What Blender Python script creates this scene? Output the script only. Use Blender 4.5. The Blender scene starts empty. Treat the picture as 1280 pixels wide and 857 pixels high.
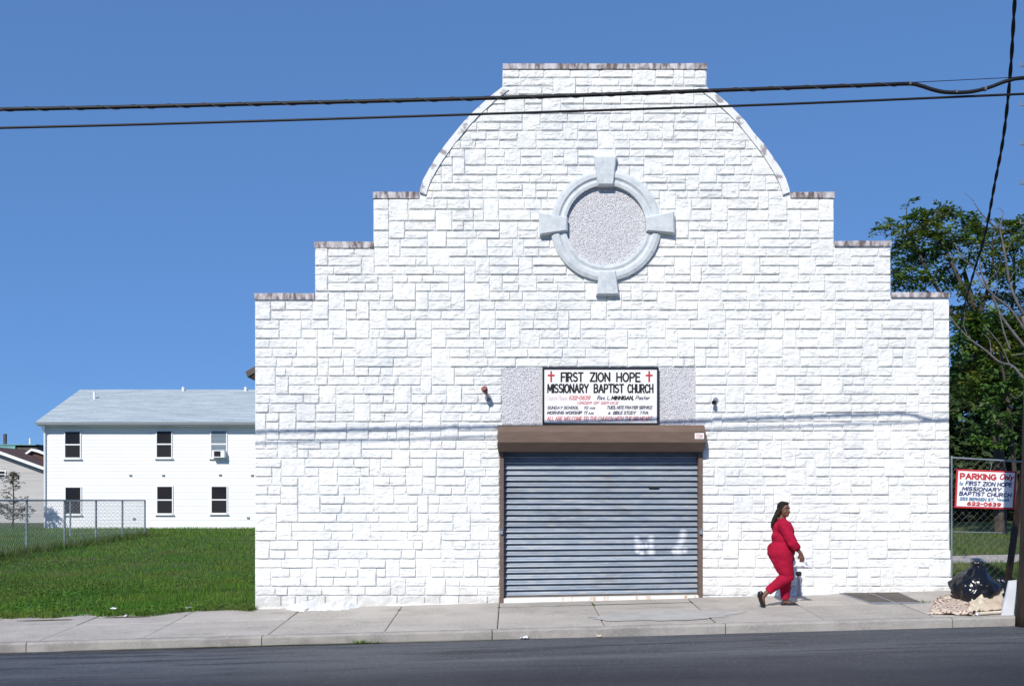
import bpy, bmesh, math, random
import numpy as np
from mathutils import Vector, Matrix, noise

random.seed(7)
RNG = np.random.default_rng(11)
S = bpy.context.scene
COL = S.collection
R = math.radians

# ------------------------------------------------------------------ camera, world, sun
F, HZ, HC = 1248.0, 625.0, 1.6            # focal length and horizon row in photo pixels, eye height
cam = bpy.data.cameras.new("camera"); camo = bpy.data.objects.new("camera", cam); COL.objects.link(camo)
camo.location = (0, 0, HC); camo.rotation_euler = (R(90), 0, 0)
cam.sensor_width = 36.0; cam.lens = F / 1280 * 36.0; cam.shift_y = (HZ - 428.5) / 1280
cam.clip_start = 0.1; cam.clip_end = 3000
S.camera = camo

SUN = Vector((0.38, 1.0, -0.86)).normalized()
el = math.asin(-SUN.z)
w = bpy.data.worlds.new("World"); S.world = w; w.use_nodes = True
nt = w.node_tree; bg = nt.nodes["Background"]
sky = nt.nodes.new("ShaderNodeTexSky"); sky.sky_type = 'NISHITA'; sky.sun_disc = False
sky.sun_elevation = el; sky.sun_rotation = math.atan2(-SUN.x, -SUN.y)
sky.air_density = 0.6; sky.dust_density = 0.0; sky.ozone_density = 6.0
gm = nt.nodes.new("ShaderNodeGamma"); gm.inputs[1].default_value = 0.35          # slide film: compressed, blue heavy sky
mu = nt.nodes.new("ShaderNodeMix"); mu.data_type = 'RGBA'; mu.blend_type = 'MULTIPLY'; mu.inputs[0].default_value = 1; mu.inputs[7].default_value = (1.14, 2.06, 3.58, 1)
nt.links.new(sky.outputs[0], gm.inputs[0]); nt.links.new(gm.outputs[0], mu.inputs[6]); nt.links.new(mu.outputs[2], bg.inputs[0])
bg.inputs[1].default_value = 0.105
sl = bpy.data.lights.new("sun", 'SUN'); sl.energy = 4.7; sl.angle = R(0.53); sl.color = (1.0, 0.955, 0.88)
so = bpy.data.objects.new("sun", sl); COL.objects.link(so); so.location = (-10, -30, 30)
so.rotation_euler = SUN.to_track_quat('-Z', 'Y').to_euler()
S.view_settings.view_transform = 'Standard'; S.view_settings.look = 'None'
S.view_settings.exposure = 0.0; S.view_settings.gamma = 1.0

# ------------------------------------------------------------------ helpers
D = 16.0                                     # distance of the church front
def P(px, py, Y=D):                           # photo pixel at a known distance
    return Vector(((px - 640) * Y / F, Y, HC - (py - HZ) * Y / F))

CROSS = 0.0533
def walk_z(X, Y):
    return 0.0265 * X - 0.03 - CROSS * (D - Y)
def G(px, py):                                # photo pixel on the pavement
    kx, kz = (px - 640) / F, -(py - HZ) / F
    Y = (HC + 0.03 + CROSS * D) / (0.0265 * kx + CROSS - kz)
    return Vector((kx * Y, Y, HC + kz * Y))

class MB:
    def __init__(s): s.v = []; s.f = []; s.mi = []; s.cur = 0
    def add(s, vs, fs):
        o = len(s.v); s.v += [tuple(v) for v in vs]
        s.f += [tuple(i + o for i in f) for f in fs]; s.mi += [s.cur] * len(fs)
        return s
    def box(s, a, b):
        x0, y0, z0 = a; x1, y1, z1 = b
        return s.add([(x0,y0,z0),(x1,y0,z0),(x1,y1,z0),(x0,y1,z0),(x0,y0,z1),(x1,y0,z1),(x1,y1,z1),(x0,y1,z1)],
                     [(0,3,2,1),(4,5,6,7),(0,1,5,4),(1,2,6,5),(2,3,7,6),(3,0,4,7)])
    def tube(s, pts, rad, n=8, cap=True):
        pts = [Vector(p) for p in pts]; m = len(pts)
        if not hasattr(rad, '__len__'): rad = [rad] * m
        vs, fs = [], []; up = Vector((0.13, 0.21, 1)).normalized()
        for i, p in enumerate(pts):
            t = (pts[min(i+1, m-1)] - pts[max(i-1, 0)]).normalized()
            a = t.cross(up)
            if a.length < 1e-3: a = t.cross(Vector((1, 0, 0)))
            a.normalize(); b = t.cross(a).normalized()
            for k in range(n):
                th = 2 * math.pi * k / n
                vs.append(p + (a * math.cos(th) + b * math.sin(th)) * rad[i])
        for i in range(m - 1):
            for k in range(n):
                fs.append((i*n+k, i*n+(k+1) % n, (i+1)*n+(k+1) % n, (i+1)*n+k))
        if cap: fs += [tuple(range(n-1, -1, -1)), tuple((m-1)*n+k for k in range(n))]
        return s.add(vs, fs)
    def prism(s, poly, ya, yb):               # polygon of (x,z), extruded along y
        n = len(poly)
        vs = [(x, ya, z) for x, z in poly] + [(x, yb, z) for x, z in poly]
        return s.add(vs, [tuple(range(n)), tuple(range(2*n-1, n-1, -1))] + [(i, i+n, (i+1) % n + n, (i+1) % n) for i in range(n)])
    def prism_x(s, poly, xa, xb):             # polygon of (y,z), extruded along x
        n = len(poly)
        vs = [(xa, y, z) for y, z in poly] + [(xb, y, z) for y, z in poly]
        return s.add(vs, [tuple(range(n)), tuple(range(2*n-1, n-1, -1))] + [(i, i+n, (i+1) % n + n, (i+1) % n) for i in range(n)])
    def lathe(s, prof, c, n=16, axis='z'):
        vs, fs = [], []; m = len(prof)
        for r, h in prof:
            for k in range(n):
                th = 2*math.pi*k/n; q = (r*math.cos(th), r*math.sin(th), h)
                if axis == 'y': q = (q[0], q[2], q[1])
                vs.append((c[0]+q[0], c[1]+q[1], c[2]+q[2]))
        for i in range(m-1):
            for k in range(n): fs.append((i*n+k, i*n+(k+1) % n, (i+1)*n+(k+1) % n, (i+1)*n+k))
        fs += [tuple(range(n-1, -1, -1)), tuple((m-1)*n+k for k in range(n))]
        return s.add(vs, fs)
    def build(s, name, mat, parent=None, smooth=False, fix=True):
        me = bpy.data.meshes.new(name); me.from_pydata(s.v, [], s.f)
        if fix:
            bm = bmesh.new(); bm.from_mesh(me); bmesh.ops.recalc_face_normals(bm, faces=bm.faces); bm.to_mesh(me); bm.free()
        mats = mat if isinstance(mat, (list, tuple)) else [mat]
        for m in mats: me.materials.append(m)
        if len(mats) > 1: me.polygons.foreach_set("material_index", s.mi)
        if smooth: me.polygons.foreach_set("use_smooth", [True] * len(me.polygons))
        return link(name, me, parent)

WLOC = {}
def link(name, me, parent=None):
    o = bpy.data.objects.new(name, me); COL.objects.link(o)
    if parent is not None:
        o.parent = parent; o.matrix_parent_inverse = Matrix.Translation(-WLOC.get(parent.name, Vector()))
    return o
def tag(o, label, cat, group=None, kind=None):
    o["label"] = label
    if cat: o["category"] = cat
    if group: o["group"] = group
    if kind: o["kind"] = kind
    return o
def thing(name, loc, label, cat, group=None):
    o = bpy.data.objects.new(name, None); COL.objects.link(o); o.location = loc; o.empty_display_size = 0.3
    WLOC[o.name] = Vector(loc)
    return tag(o, label, cat, group)
def struct(o): o["kind"] = "structure"; return o
def stuff(o): o["kind"] = "stuff"; return o
def npmesh(name, verts, faces, mat, parent=None, smooth=False):   # numpy arrays
    me = bpy.data.meshes.new(name); nv, nf, k = len(verts), len(faces), faces.shape[1]
    me.vertices.add(nv); me.vertices.foreach_set("co", verts.astype(np.float32).ravel())
    me.loops.add(nf * k); me.loops.foreach_set("vertex_index", faces.astype(np.int32).ravel())
    me.polygons.add(nf); me.polygons.foreach_set("loop_start", np.arange(0, nf*k, k, dtype=np.int32))
    me.update(calc_edges=True); me.validate()
    me.materials.append(mat)
    if smooth: me.polygons.foreach_set("use_smooth", [True] * len(me.polygons))
    return link(name, me, parent)

# ------------------------------------------------------------------ materials
def mat(name, col, rough=0.8, metal=0.0, spec=0.3, var=None, scale=3.0, detail=6.0, lo=0.35, hi=0.65, bump=0.0, bscale=40.0, bdist=0.01,
        stretch=None, var2=None, scale2=20.0, lo2=0.5, hi2=0.7, island=0.0, objrand=0.0, translucent=0.0, coat=0.0):
    m = bpy.data.materials.new(name); m.use_nodes = True; t = m.node_tree; N, L = t.nodes, t.links
    b = N["Principled BSDF"]; b.inputs["Roughness"].default_value = rough; b.inputs["Metallic"].default_value = metal
    b.inputs["Specular IOR Level"].default_value = spec; b.inputs["Coat Weight"].default_value = coat
    co = N.new("ShaderNodeTexCoord"); mp = N.new("ShaderNodeMapping"); L.new(co.outputs["Object"], mp.inputs[0])
    if stretch: mp.inputs["Scale"].default_value = stretch
    rgb = N.new("ShaderNodeRGB"); rgb.outputs[0].default_value = (*col, 1); c = rgb.outputs[0]
    def mixin(c, colr, sc, lo, hi, det):
        n = N.new("ShaderNodeTexNoise"); n.inputs["Scale"].default_value = sc; n.inputs["Detail"].default_value = det; L.new(mp.outputs[0], n.inputs["Vector"])
        r = N.new("ShaderNodeMapRange"); r.inputs[1].default_value = lo; r.inputs[2].default_value = hi; r.clamp = True; L.new(n.outputs[0], r.inputs[0])
        x = N.new("ShaderNodeMix"); x.data_type = 'RGBA'; L.new(r.outputs[0], x.inputs[0]); L.new(c, x.inputs[6]); x.inputs[7].default_value = (*colr, 1)
        return x.outputs[2]
    if var: c = mixin(c, var, scale, lo, hi, detail)
    if var2: c = mixin(c, var2, scale2, lo2, hi2, 4.0)
    def rnd(c, sock, amt):
        r = N.new("ShaderNodeMapRange"); r.inputs[3].default_value = 1 - amt; r.inputs[4].default_value = 1 + amt; L.new(sock, r.inputs[0])
        h = N.new("ShaderNodeHueSaturation"); L.new(c, h.inputs["Color"]); L.new(r.outputs[0], h.inputs["Value"]); return h.outputs[0]
    if island:
        g = N.new("ShaderNodeNewGeometry"); c = rnd(c, g.outputs["Random Per Island"], island)
    if objrand:
        g = N.new("ShaderNodeObjectInfo"); c = rnd(c, g.outputs["Random"], objrand)
    L.new(c, b.inputs["Base Color"])
    if bump:
        n = N.new("ShaderNodeTexNoise"); n.inputs["Scale"].default_value = bscale; n.inputs["Detail"].default_value = 8; L.new(mp.outputs[0], n.inputs["Vector"])
        bp = N.new("ShaderNodeBump"); bp.inputs["Strength"].default_value = bump; bp.inputs["Distance"].default_value = bdist
        L.new(n.outputs[0], bp.inputs["Height"]); L.new(bp.outputs[0], b.inputs["Normal"])
    if translucent:
        tr = N.new("ShaderNodeBsdfTranslucent"); L.new(c, tr.inputs[0]); mx = N.new("ShaderNodeMixShader"); mx.inputs[0].default_value = translucent
        L.new(b.outputs[0], mx.inputs[1]); L.new(tr.outputs[0], mx.inputs[2]); L.new(mx.outputs[0], N["Material Output"].inputs[0])
    m["bsdf"] = 1
    return m

M = {}
M['stone'] = mat("white painted stone", (.84,.832,.795), .85, spec=.12, var=(.73,.74,.74), scale=1.1, lo=.42, hi=.75, var2=(.60,.635,.66), scale2=10, lo2=.58, hi2=.78, bump=.7, bscale=20, bdist=.02, objrand=.035)
M['mortar'] = mat("painted mortar", (.78,.80,.81), .9, var=(.66,.69,.71), scale=8, bump=.4, bscale=60)
M['trim'] = mat("bluish grey stone trim", (.60,.635,.655), .8, var=(.48,.52,.545), scale=6, lo=.4, hi=.7, var2=(.64,.68,.70), scale2=14, bump=.4, bscale=35)
M['rough'] = mat("roughcast", (.74,.735,.75), .9, var=(.42,.41,.45), scale=55, detail=3, lo=.46, hi=.64, bump=1.0, bscale=55, bdist=.03)
M['cap'] = mat("peeling coping", (.60,.58,.59), .85, var=(.15,.115,.11), scale=9, lo=.38, hi=.58, stretch=(1.6,1,.6), var2=(.45,.42,.45), scale2=12, lo2=.5, hi2=.7, bump=.4)
M['arc'] = mat("painted arc coping", (.76,.765,.76), .85, var=(.34,.31,.32), scale=8, lo=.53, hi=.64, bump=.4)
M['brown'] = mat("brown painted steel", (.138,.094,.070), .5, var=(.165,.115,.09), scale=3, lo=.4, hi=.7, stretch=(1,1,5))
M['galv'] = mat("galvanised slat", (.29,.335,.39), .48, metal=.35, var=(.22,.265,.33), scale=2.2, stretch=(1,1,6), lo=.4, hi=.62, var2=(.36,.37,.38), scale2=6, bump=.12, bscale=9, objrand=.14)
M['thresh'] = mat("rust stained threshold", (.78,.77,.73), .8, var=(.42,.22,.08), scale=2.3, lo=.60, hi=.68, stretch=(2,1,.2), bump=.2)
M['concrete'] = mat("concrete", (.425,.39,.35), .9, var=(.35,.32,.285), scale=1.6, lo=.4, hi=.65, var2=(.49,.455,.42), scale2=30, bump=.35, bscale=90, objrand=.08)
M['kerb'] = mat("kerb concrete", (.36,.335,.305), .9, var=(.27,.25,.23), scale=2.5, var2=(.36,.34,.32), scale2=25, bump=.5, bscale=60, objrand=.07)
M['patch'] = mat("pale concrete patch", (.445,.435,.415), .9, var=(.38,.365,.345), scale=4, bump=.3, bscale=70)
M['joint'] = mat("joint dirt", (.17,.155,.135), .95, var=(.11,.10,.08), scale=6)
M['asphalt'] = mat("asphalt", (.092,.098,.110), .75, spec=.25, var=(.066,.070,.080), scale=.9, stretch=(.25,1,1), lo=.4, hi=.62, var2=(.11,.115,.125), scale2=130, lo2=.55, hi2=.75, bump=.5, bscale=220, bdist=.006)
M['asphalt2'] = mat("dark asphalt", (.036,.036,.042), .8, spec=.2, var=(.028,.028,.034), scale=1.4, stretch=(.25,1,1), var2=(.052,.052,.06), scale2=150, bump=.5, bscale=220, bdist=.006)
M['tar'] = mat("tar stain", (.022,.022,.026), .65, var=(.035,.035,.04), scale=5)
M['soil'] = mat("lawn soil", (.05,.085,.020), .95, var=(.085,.09,.04), scale=.7, var2=(.03,.045,.015), scale2=9, bump=.6, bscale=30)
M['barsoil'] = mat("bare soil", (.20,.15,.11), .95, var=(.12,.09,.065), scale=9)
M['grass'] = mat("grass blades", (.085,.215,.024), .65, spec=.2, var=(.145,.215,.035), scale=.55, lo=.38, hi=.66, var2=(.17,.15,.065), scale2=1.7, lo2=.60, hi2=.76, island=.65, translucent=.35)
M['grass2'] = mat("rank grass blades", (.09,.17,.035), .7, spec=.2, var=(.16,.18,.07), scale=.8, island=.4, translucent=.3)
M['weed'] = mat("weed leaves", (.10,.23,.03), .6, spec=.25, var=(.09,.14,.03), scale=.8, island=.4, translucent=.3)
M['leaf'] = mat("tree leaflet", (.085,.165,.030), .5, spec=.35, var=(.16,.19,.03), scale=.7, lo=.42, hi=.7, island=.45, translucent=.30)
M['leaf2'] = mat("broad green leaf", (.085,.17,.028), .5, spec=.35, var=(.045,.10,.02), scale=.8, island=.4, translucent=.32)
M['leafy'] = mat("yellowing leaf", (.22,.19,.03), .55, var=(.12,.14,.03), scale=2, island=.3, translucent=.3)
M['leafd'] = mat("dark shrub leaf", (.030,.055,.018), .6, var=(.042,.07,.02), scale=.6, island=.4, translucent=.2)
M['rust_leaf'] = mat("reddish sapling leaf", (.11,.075,.055), .7, var=(.07,.08,.04), scale=2, island=.3, translucent=.2)
M['bark'] = mat("bark", (.085,.07,.058), .9, var=(.05,.042,.036), scale=8, stretch=(1,1,.3), bump=.8, bscale=25)
M['deadwood'] = mat("grey dead wood", (.16,.15,.155), .85, var=(.10,.09,.095), scale=7, bump=.5)
M['siding'] = mat("white siding", (.83,.84,.85), .6, var=(.80,.815,.83), scale=.6)
M['shingle'] = mat("pale grey blue shingles", (.43,.49,.52), .9, var=(.30,.36,.39), scale=1.1, stretch=(.5,4,4), lo=.38, hi=.66, var2=(.52,.58,.62), scale2=9, lo2=.5, hi2=.75, bump=.3, bscale=12)
M['brownshingle'] = mat("brown shingles", (.12,.07,.06), .9, var=(.08,.05,.045), scale=2)
M['gutter'] = mat("grey gutter", (.20,.22,.24), .5)  # grey darkened so the gutter carries the shadow line along the eaves
M['white'] = mat("white paint", (.82,.83,.83), .5, var=(.76,.77,.78), scale=5)
M['glass'] = mat("dark window glass", (.012,.012,.014), .12, spec=.25, var=(.022,.018,.018), scale=.9)
M['blind'] = mat("window with drawn blind", (.22,.27,.31), .3, var=(.15,.19,.23), scale=.7, stretch=(.1,1,9), spec=.5)
M['screen'] = mat("insect screen", (.028,.028,.032), .9, spec=.1)
M['beige'] = mat("beige gable wall", (.50,.49,.48), .85, var=(.43,.42,.42), scale=1.2, stretch=(.3,1,6))
M['teal'] = mat("teal fascia", (.20,.42,.42), .7, var=(.16,.34,.35), scale=1)
M['galvpipe'] = mat("galvanised pipe", (.34,.38,.41), .45, metal=.5, var=(.25,.29,.32), scale=6)
M['wire'] = mat("chain link wire", (.30,.335,.36), .5, metal=.4)
M['rustwire'] = mat("rusty chain link wire", (.13,.115,.105), .7, metal=.2, var=(.20,.19,.18), scale=3)
M['black'] = mat("black cable", (.012,.012,.014), .55, spec=.3)
M['lash'] = mat("lashing wire", (.25,.26,.28), .4, metal=.6)
M['pole'] = mat("tarred utility pole", (.020,.015,.013), .85, var=(.040,.027,.021), scale=5, stretch=(3,3,.4), bump=.6, bscale=30)
M['rustpole'] = mat("rusty paint pole", (.10,.06,.038), .75, var=(.25,.12,.05), scale=4, lo=.45, hi=.62, stretch=(1,1,.5), var2=(.03,.026,.026), scale2=3, lo2=.5, hi2=.6)
M['signwhite'] = mat("sign white", (.84,.84,.83), .45, var=(.78,.79,.80), scale=3, lo=.5, hi=.8)
M['inkblack'] = mat("black sign paint", (.018,.016,.018), .5)
M['inkgrey'] = mat("weathered black sign paint", (.11,.10,.13), .6, var=(.25,.24,.28), scale=9, lo=.5, hi=.7)
M['inkred'] = mat("red sign paint", (.50,.035,.045), .5)
M['inkfaded'] = mat("faded red sign paint", (.66,.22,.23), .6, var=(.74,.42,.42), scale=12, lo=.45, hi=.65)
M['inkpink'] = mat("nearly vanished pink paint", (.76,.62,.63), .6)
M['inknavy'] = mat("navy sign paint", (.02,.04,.15), .5)
M['inkblue'] = mat("worn blue sign paint", (.12,.22,.36), .5)
M['crimson'] = mat("crimson cloth", (.40,.011,.042), .85, spec=.10, var=(.30,.008,.032), scale=5, bump=.35, bscale=14, bdist=.02)
M['skin'] = mat("brown skin", (.135,.062,.038), .5, spec=.35, var=(.17,.08,.05), scale=9)
M['hair'] = mat("black hair", (.010,.007,.006), .6, spec=.18, var=(.020,.013,.011), scale=10, stretch=(6,6,1), bump=.6, bscale=40)
M['eyew'] = mat("eye white", (.30,.27,.25), .4)
M['lips'] = mat("lips", (.16,.045,.04), .45)
M['shoe'] = mat("black shoe leather", (.012,.011,.012), .35, spec=.45)
M['paper'] = mat("white paper", (.80,.80,.88), .8)
M['bag'] = mat("black bin liner", (.006,.006,.009), .2, spec=.55, bump=.7, bscale=7, bdist=.035)
M['card'] = mat("cardboard", (.46,.37,.27), .9, var=(.55,.47,.37), scale=5)
M['cream'] = mat("cream crumpled card", (.66,.59,.47), .9, var=(.56,.48,.37), scale=6)
M['board'] = mat("pale grey board", (.58,.60,.64), .7, var=(.50,.52,.57), scale=4)
M['steel'] = mat("dark steel plate", (.085,.075,.07), .7, var=(.13,.105,.09), scale=4, metal=.2, bump=.3, bscale=50)
M['plaster'] = mat("white rough plaster", (.78,.78,.77), .9, var=(.62,.63,.64), scale=7, bump=.8, bscale=20, bdist=.03)
M['lilac'] = mat("grey lilac pipe", (.40,.39,.44), .6, var=(.33,.32,.37), scale=5)  # one grey lilac tone along the whole pipe
M['redlamp'] = mat("faded red lamp", (.24,.085,.085), .6)
M['lampgrey'] = mat("grey lamp metal", (.28,.31,.35), .45, metal=.3)
M['carpet'] = mat("carpet", (.42,.31,.25), .95)

def ridges(m):
    t = m.node_tree; N, L = t.nodes, t.links; b = N["Principled BSDF"]
    co = N.new("ShaderNodeTexCoord"); mp = N.new("ShaderNodeMapping"); mp.inputs["Rotation"].default_value = (0, R(24), 0); mp.inputs["Scale"].default_value = (.55, 1, 1.5); L.new(co.outputs["Object"], mp.inputs[0])
    n = N.new("ShaderNodeTexNoise"); n.inputs["Scale"].default_value = 7.5; n.inputs["Detail"].default_value = 5; n.inputs["Distortion"].default_value = .6; L.new(mp.outputs[0], n.inputs["Vector"])
    r = N.new("ShaderNodeMapRange"); r.inputs[1].default_value = .50; r.inputs[2].default_value = .545; L.new(n.outputs[0], r.inputs[0])
    old = b.inputs["Normal"].links[0].from_node
    bp = N.new("ShaderNodeBump"); bp.inputs["Strength"].default_value = .5; bp.inputs["Distance"].default_value = .013
    n2 = N.new("ShaderNodeTexNoise"); n2.inputs["Scale"].default_value = 2.6; L.new(co.outputs["Object"], n2.inputs["Vector"])
    r2 = N.new("ShaderNodeMapRange"); r2.inputs[1].default_value = .34; r2.inputs[2].default_value = .56; L.new(n2.outputs[0], r2.inputs[0])
    m2 = N.new("ShaderNodeMath"); m2.operation = 'MULTIPLY'; L.new(r.outputs[0], m2.inputs[0]); L.new(r2.outputs[0], m2.inputs[1]); L.new(m2.outputs[0], bp.inputs["Height"])
    # rain wash and street dirt on the paint
    src = b.inputs["Base Color"].links[0].from_socket
    mq = N.new("ShaderNodeMapping"); mq.inputs["Scale"].default_value = (2.2, 1, .22); L.new(co.outputs["Object"], mq.inputs[0])
    n3 = N.new("ShaderNodeTexNoise"); n3.inputs["Scale"].default_value = 2.2; n3.inputs["Detail"].default_value = 6; L.new(mq.outputs[0], n3.inputs["Vector"])
    r3 = N.new("ShaderNodeMapRange"); r3.inputs[1].default_value = .52; r3.inputs[2].default_value = .78; r3.inputs[4].default_value = .7; L.new(n3.outputs[0], r3.inputs[0])
    x3 = N.new("ShaderNodeMix"); x3.data_type = 'RGBA'; L.new(r3.outputs[0], x3.inputs[0]); L.new(src, x3.inputs[6]); x3.inputs[7].default_value = (.62, .635, .635, 1)
    sp = N.new("ShaderNodeSeparateXYZ"); L.new(co.outputs["Object"], sp.inputs[0])
    n4 = N.new("ShaderNodeTexNoise"); n4.inputs["Scale"].default_value = 3.5; n4.inputs["Detail"].default_value = 8; L.new(co.outputs["Object"], n4.inputs["Vector"])
    a4 = N.new("ShaderNodeMath"); a4.operation = 'MULTIPLY_ADD'; L.new(n4.outputs[0], a4.inputs[0]); a4.inputs[1].default_value = -1.1; L.new(sp.outputs["Z"], a4.inputs[2])
    r4 = N.new("ShaderNodeMapRange"); r4.inputs[1].default_value = -.62; r4.inputs[2].default_value = -.25; r4.inputs[3].default_value = .75; r4.inputs[4].default_value = 0; L.new(a4.outputs[0], r4.inputs[0])
    x4 = N.new("ShaderNodeMix"); x4.data_type = 'RGBA'; L.new(r4.outputs[0], x4.inputs[0]); L.new(x3.outputs[2], x4.inputs[6]); x4.inputs[7].default_value = (.50, .49, .46, 1)
    v5 = N.new("ShaderNodeTexVoronoi"); v5.inputs["Scale"].default_value = 13; L.new(co.outputs["Object"], v5.inputs["Vector"])
    s5 = N.new("ShaderNodeSeparateColor"); L.new(v5.outputs["Color"], s5.inputs[0])
    k5 = N.new("ShaderNodeMath"); k5.operation = 'GREATER_THAN'; k5.inputs[1].default_value = .90; L.new(s5.outputs[0], k5.inputs[0])
    d5 = N.new("ShaderNodeMapRange"); d5.inputs[1].default_value = .06; d5.inputs[2].default_value = .16; d5.inputs[3].default_value = .8; d5.inputs[4].default_value = 0; L.new(v5.outputs["Distance"], d5.inputs[0])
    m5 = N.new("ShaderNodeMath"); m5.operation = 'MULTIPLY'; L.new(k5.outputs[0], m5.inputs[0]); L.new(d5.outputs[0], m5.inputs[1])
    x5 = N.new("ShaderNodeMix"); x5.data_type = 'RGBA'; L.new(m5.outputs[0], x5.inputs[0]); L.new(x4.outputs[2], x5.inputs[6]); x5.inputs[7].default_value = (.36, .37, .38, 1)
    L.new(x5.outputs[2], b.inputs["Base Color"]); L.new(old.outputs[0], bp.inputs["Normal"]); L.new(bp.outputs[0], b.inputs["Normal"])
ridges(M['stone'])
def near_dark(m):  # asphalt colour gets gradually darker towards the camera side
    t = m.node_tree; N, L = t.nodes, t.links; b = N["Principled BSDF"]; src = b.inputs["Base Color"].links[0].from_socket
    co = N.new("ShaderNodeTexCoord"); sp = N.new("ShaderNodeSeparateXYZ"); L.new(co.outputs["Object"], sp.inputs[0])
    n = N.new("ShaderNodeTexNoise"); n.inputs["Scale"].default_value = .8; L.new(co.outputs["Object"], n.inputs["Vector"])
    ad = N.new("ShaderNodeMath"); ad.operation = 'MULTIPLY_ADD'; L.new(n.outputs[0], ad.inputs[0]); ad.inputs[1].default_value = .5; L.new(sp.outputs["Y"], ad.inputs[2])
    r = N.new("ShaderNodeMapRange"); r.inputs[1].default_value = 10.4; r.inputs[2].default_value = 12.1; r.inputs[3].default_value = 1; r.inputs[4].default_value = 0; L.new(ad.outputs[0], r.inputs[0])
    x = N.new("ShaderNodeMix"); x.data_type = 'RGBA'; x.blend_type = 'MULTIPLY'; L.new(r.outputs[0], x.inputs[0]); L.new(src, x.inputs[6]); x.inputs[7].default_value = (.42, .42, .46, 1)
    L.new(x.outputs[2], b.inputs["Base Color"])
def streaks(m):
    t = m.node_tree; N, L = t.nodes, t.links; b = N["Principled BSDF"]
    co = N.new("ShaderNodeTexCoord"); sp = N.new("ShaderNodeSeparateXYZ"); L.new(co.outputs["Object"], sp.inputs[0])
    def layer(sx, sy, sc, lo, hi, amt, col, y0, y1):
        src = b.inputs["Base Color"].links[0].from_socket
        mp = N.new("ShaderNodeMapping"); mp.inputs["Scale"].default_value = (sx, sy, 1); L.new(co.outputs["Object"], mp.inputs[0])
        n = N.new("ShaderNodeTexNoise"); n.inputs["Scale"].default_value = sc; n.inputs["Detail"].default_value = 7; n.inputs["Roughness"].default_value = .62; L.new(mp.outputs[0], n.inputs["Vector"])
        r = N.new("ShaderNodeMapRange"); r.inputs[1].default_value = lo; r.inputs[2].default_value = hi; r.inputs[4].default_value = amt; L.new(n.outputs[0], r.inputs[0])
        y = N.new("ShaderNodeMapRange"); y.inputs[1].default_value = y0; y.inputs[2].default_value = y1; L.new(sp.outputs["Y"], y.inputs[0])
        k = N.new("ShaderNodeMath"); k.operation = 'MULTIPLY'; L.new(r.outputs[0], k.inputs[0]); L.new(y.outputs[0], k.inputs[1])
        x = N.new("ShaderNodeMix"); x.data_type = 'RGBA'; L.new(k.outputs[0], x.inputs[0]); L.new(src, x.inputs[6]); x.inputs[7].default_value = (*col, 1); L.new(x.outputs[2], b.inputs["Base Color"])
    layer(.24, 2.6, 1.7, .53, .60, .80, (.030, .031, .037), 10.2, 12.0)
    layer(.35, 6, 2.5, .52, .62, .8, (.018, .018, .021), 13.0, 13.3)      # oil and tar dragged along the gutter side
    layer(.5, 2.0, 2.4, .62, .72, .7, (.030, .030, .034), 8, 9)
    layer(.6, 1.6, 1.1, .50, .64, .45, (.045, .047, .054), 8, 9)
    layer(.14, 2.2, 1.5, .54, .66, .55, (.15, .155, .165), 10.6, 11.6)         # dusty worn streaks
    layer(1, 1, 24, .54, .68, .55, (.19, .19, .195), 0, 1)
    layer(1, 1, 19, .56, .68, .6, (.03, .03, .034), 0, 1)                     # pale aggregate
streaks(M['asphalt'])
near_dark(M['asphalt'])
def stains(m, lo=.55, hi=.72, amt=.6, col=(.19, .18, .165)):
    t = m.node_tree; N, L = t.nodes, t.links; b = N["Principled BSDF"]; src = b.inputs["Base Color"].links[0].from_socket
    co = N.new("ShaderNodeTexCoord"); mp = N.new("ShaderNodeMapping"); mp.inputs["Scale"].default_value = (.5, 1, 1); L.new(co.outputs["Object"], mp.inputs[0])
    n = N.new("ShaderNodeTexNoise"); n.inputs["Scale"].default_value = 2.1; n.inputs["Detail"].default_value = 9; n.inputs["Roughness"].default_value = .68; L.new(mp.outputs[0], n.inputs["Vector"])
    r = N.new("ShaderNodeMapRange"); r.inputs[1].default_value = lo; r.inputs[2].default_value = hi; r.inputs[4].default_value = amt; L.new(n.outputs[0], r.inputs[0])
    x = N.new("ShaderNodeMix"); x.data_type = 'RGBA'; L.new(r.outputs[0], x.inputs[0]); L.new(src, x.inputs[6]); x.inputs[7].default_value = (*col, 1); L.new(x.outputs[2], b.inputs["Base Color"])
stains(M['concrete']); stains(M['kerb'], .50, .70, .7, (.16, .15, .14)); stains(M['galv'], .56, .70, .55, (.16, .15, .14)); stains(M['brown'], .58, .72, .5, (.10, .06, .048)); stains(M['shingle'], .52, .70, .4, (.30, .34, .37))

# carpet pattern: brown rings on cream
def carpet():
    m = M['carpet']; t = m.node_tree; N, L = t.nodes, t.links; b = N["Principled BSDF"]
    co = N.new("ShaderNodeTexCoord"); v = N.new("ShaderNodeTexVoronoi"); v.inputs["Scale"].default_value = 4.6; L.new(co.outputs["Object"], v.inputs["Vector"])
    mu = N.new("ShaderNodeMath"); mu.operation = 'MULTIPLY'; mu.inputs[1].default_value = 30; L.new(v.outputs["Distance"], mu.inputs[0])
    si = N.new("ShaderNodeMath"); si.operation = 'SINE'; L.new(mu.outputs[0], si.inputs[0])
    x = N.new("ShaderNodeMix"); x.data_type = 'RGBA'; L.new(si.outputs[0], x.inputs[0]); x.inputs[6].default_value = (.60,.51,.42,1); x.inputs[7].default_value = (.17,.085,.065,1)
    L.new(x.outputs[2], b.inputs["Base Color"])
carpet()

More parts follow.
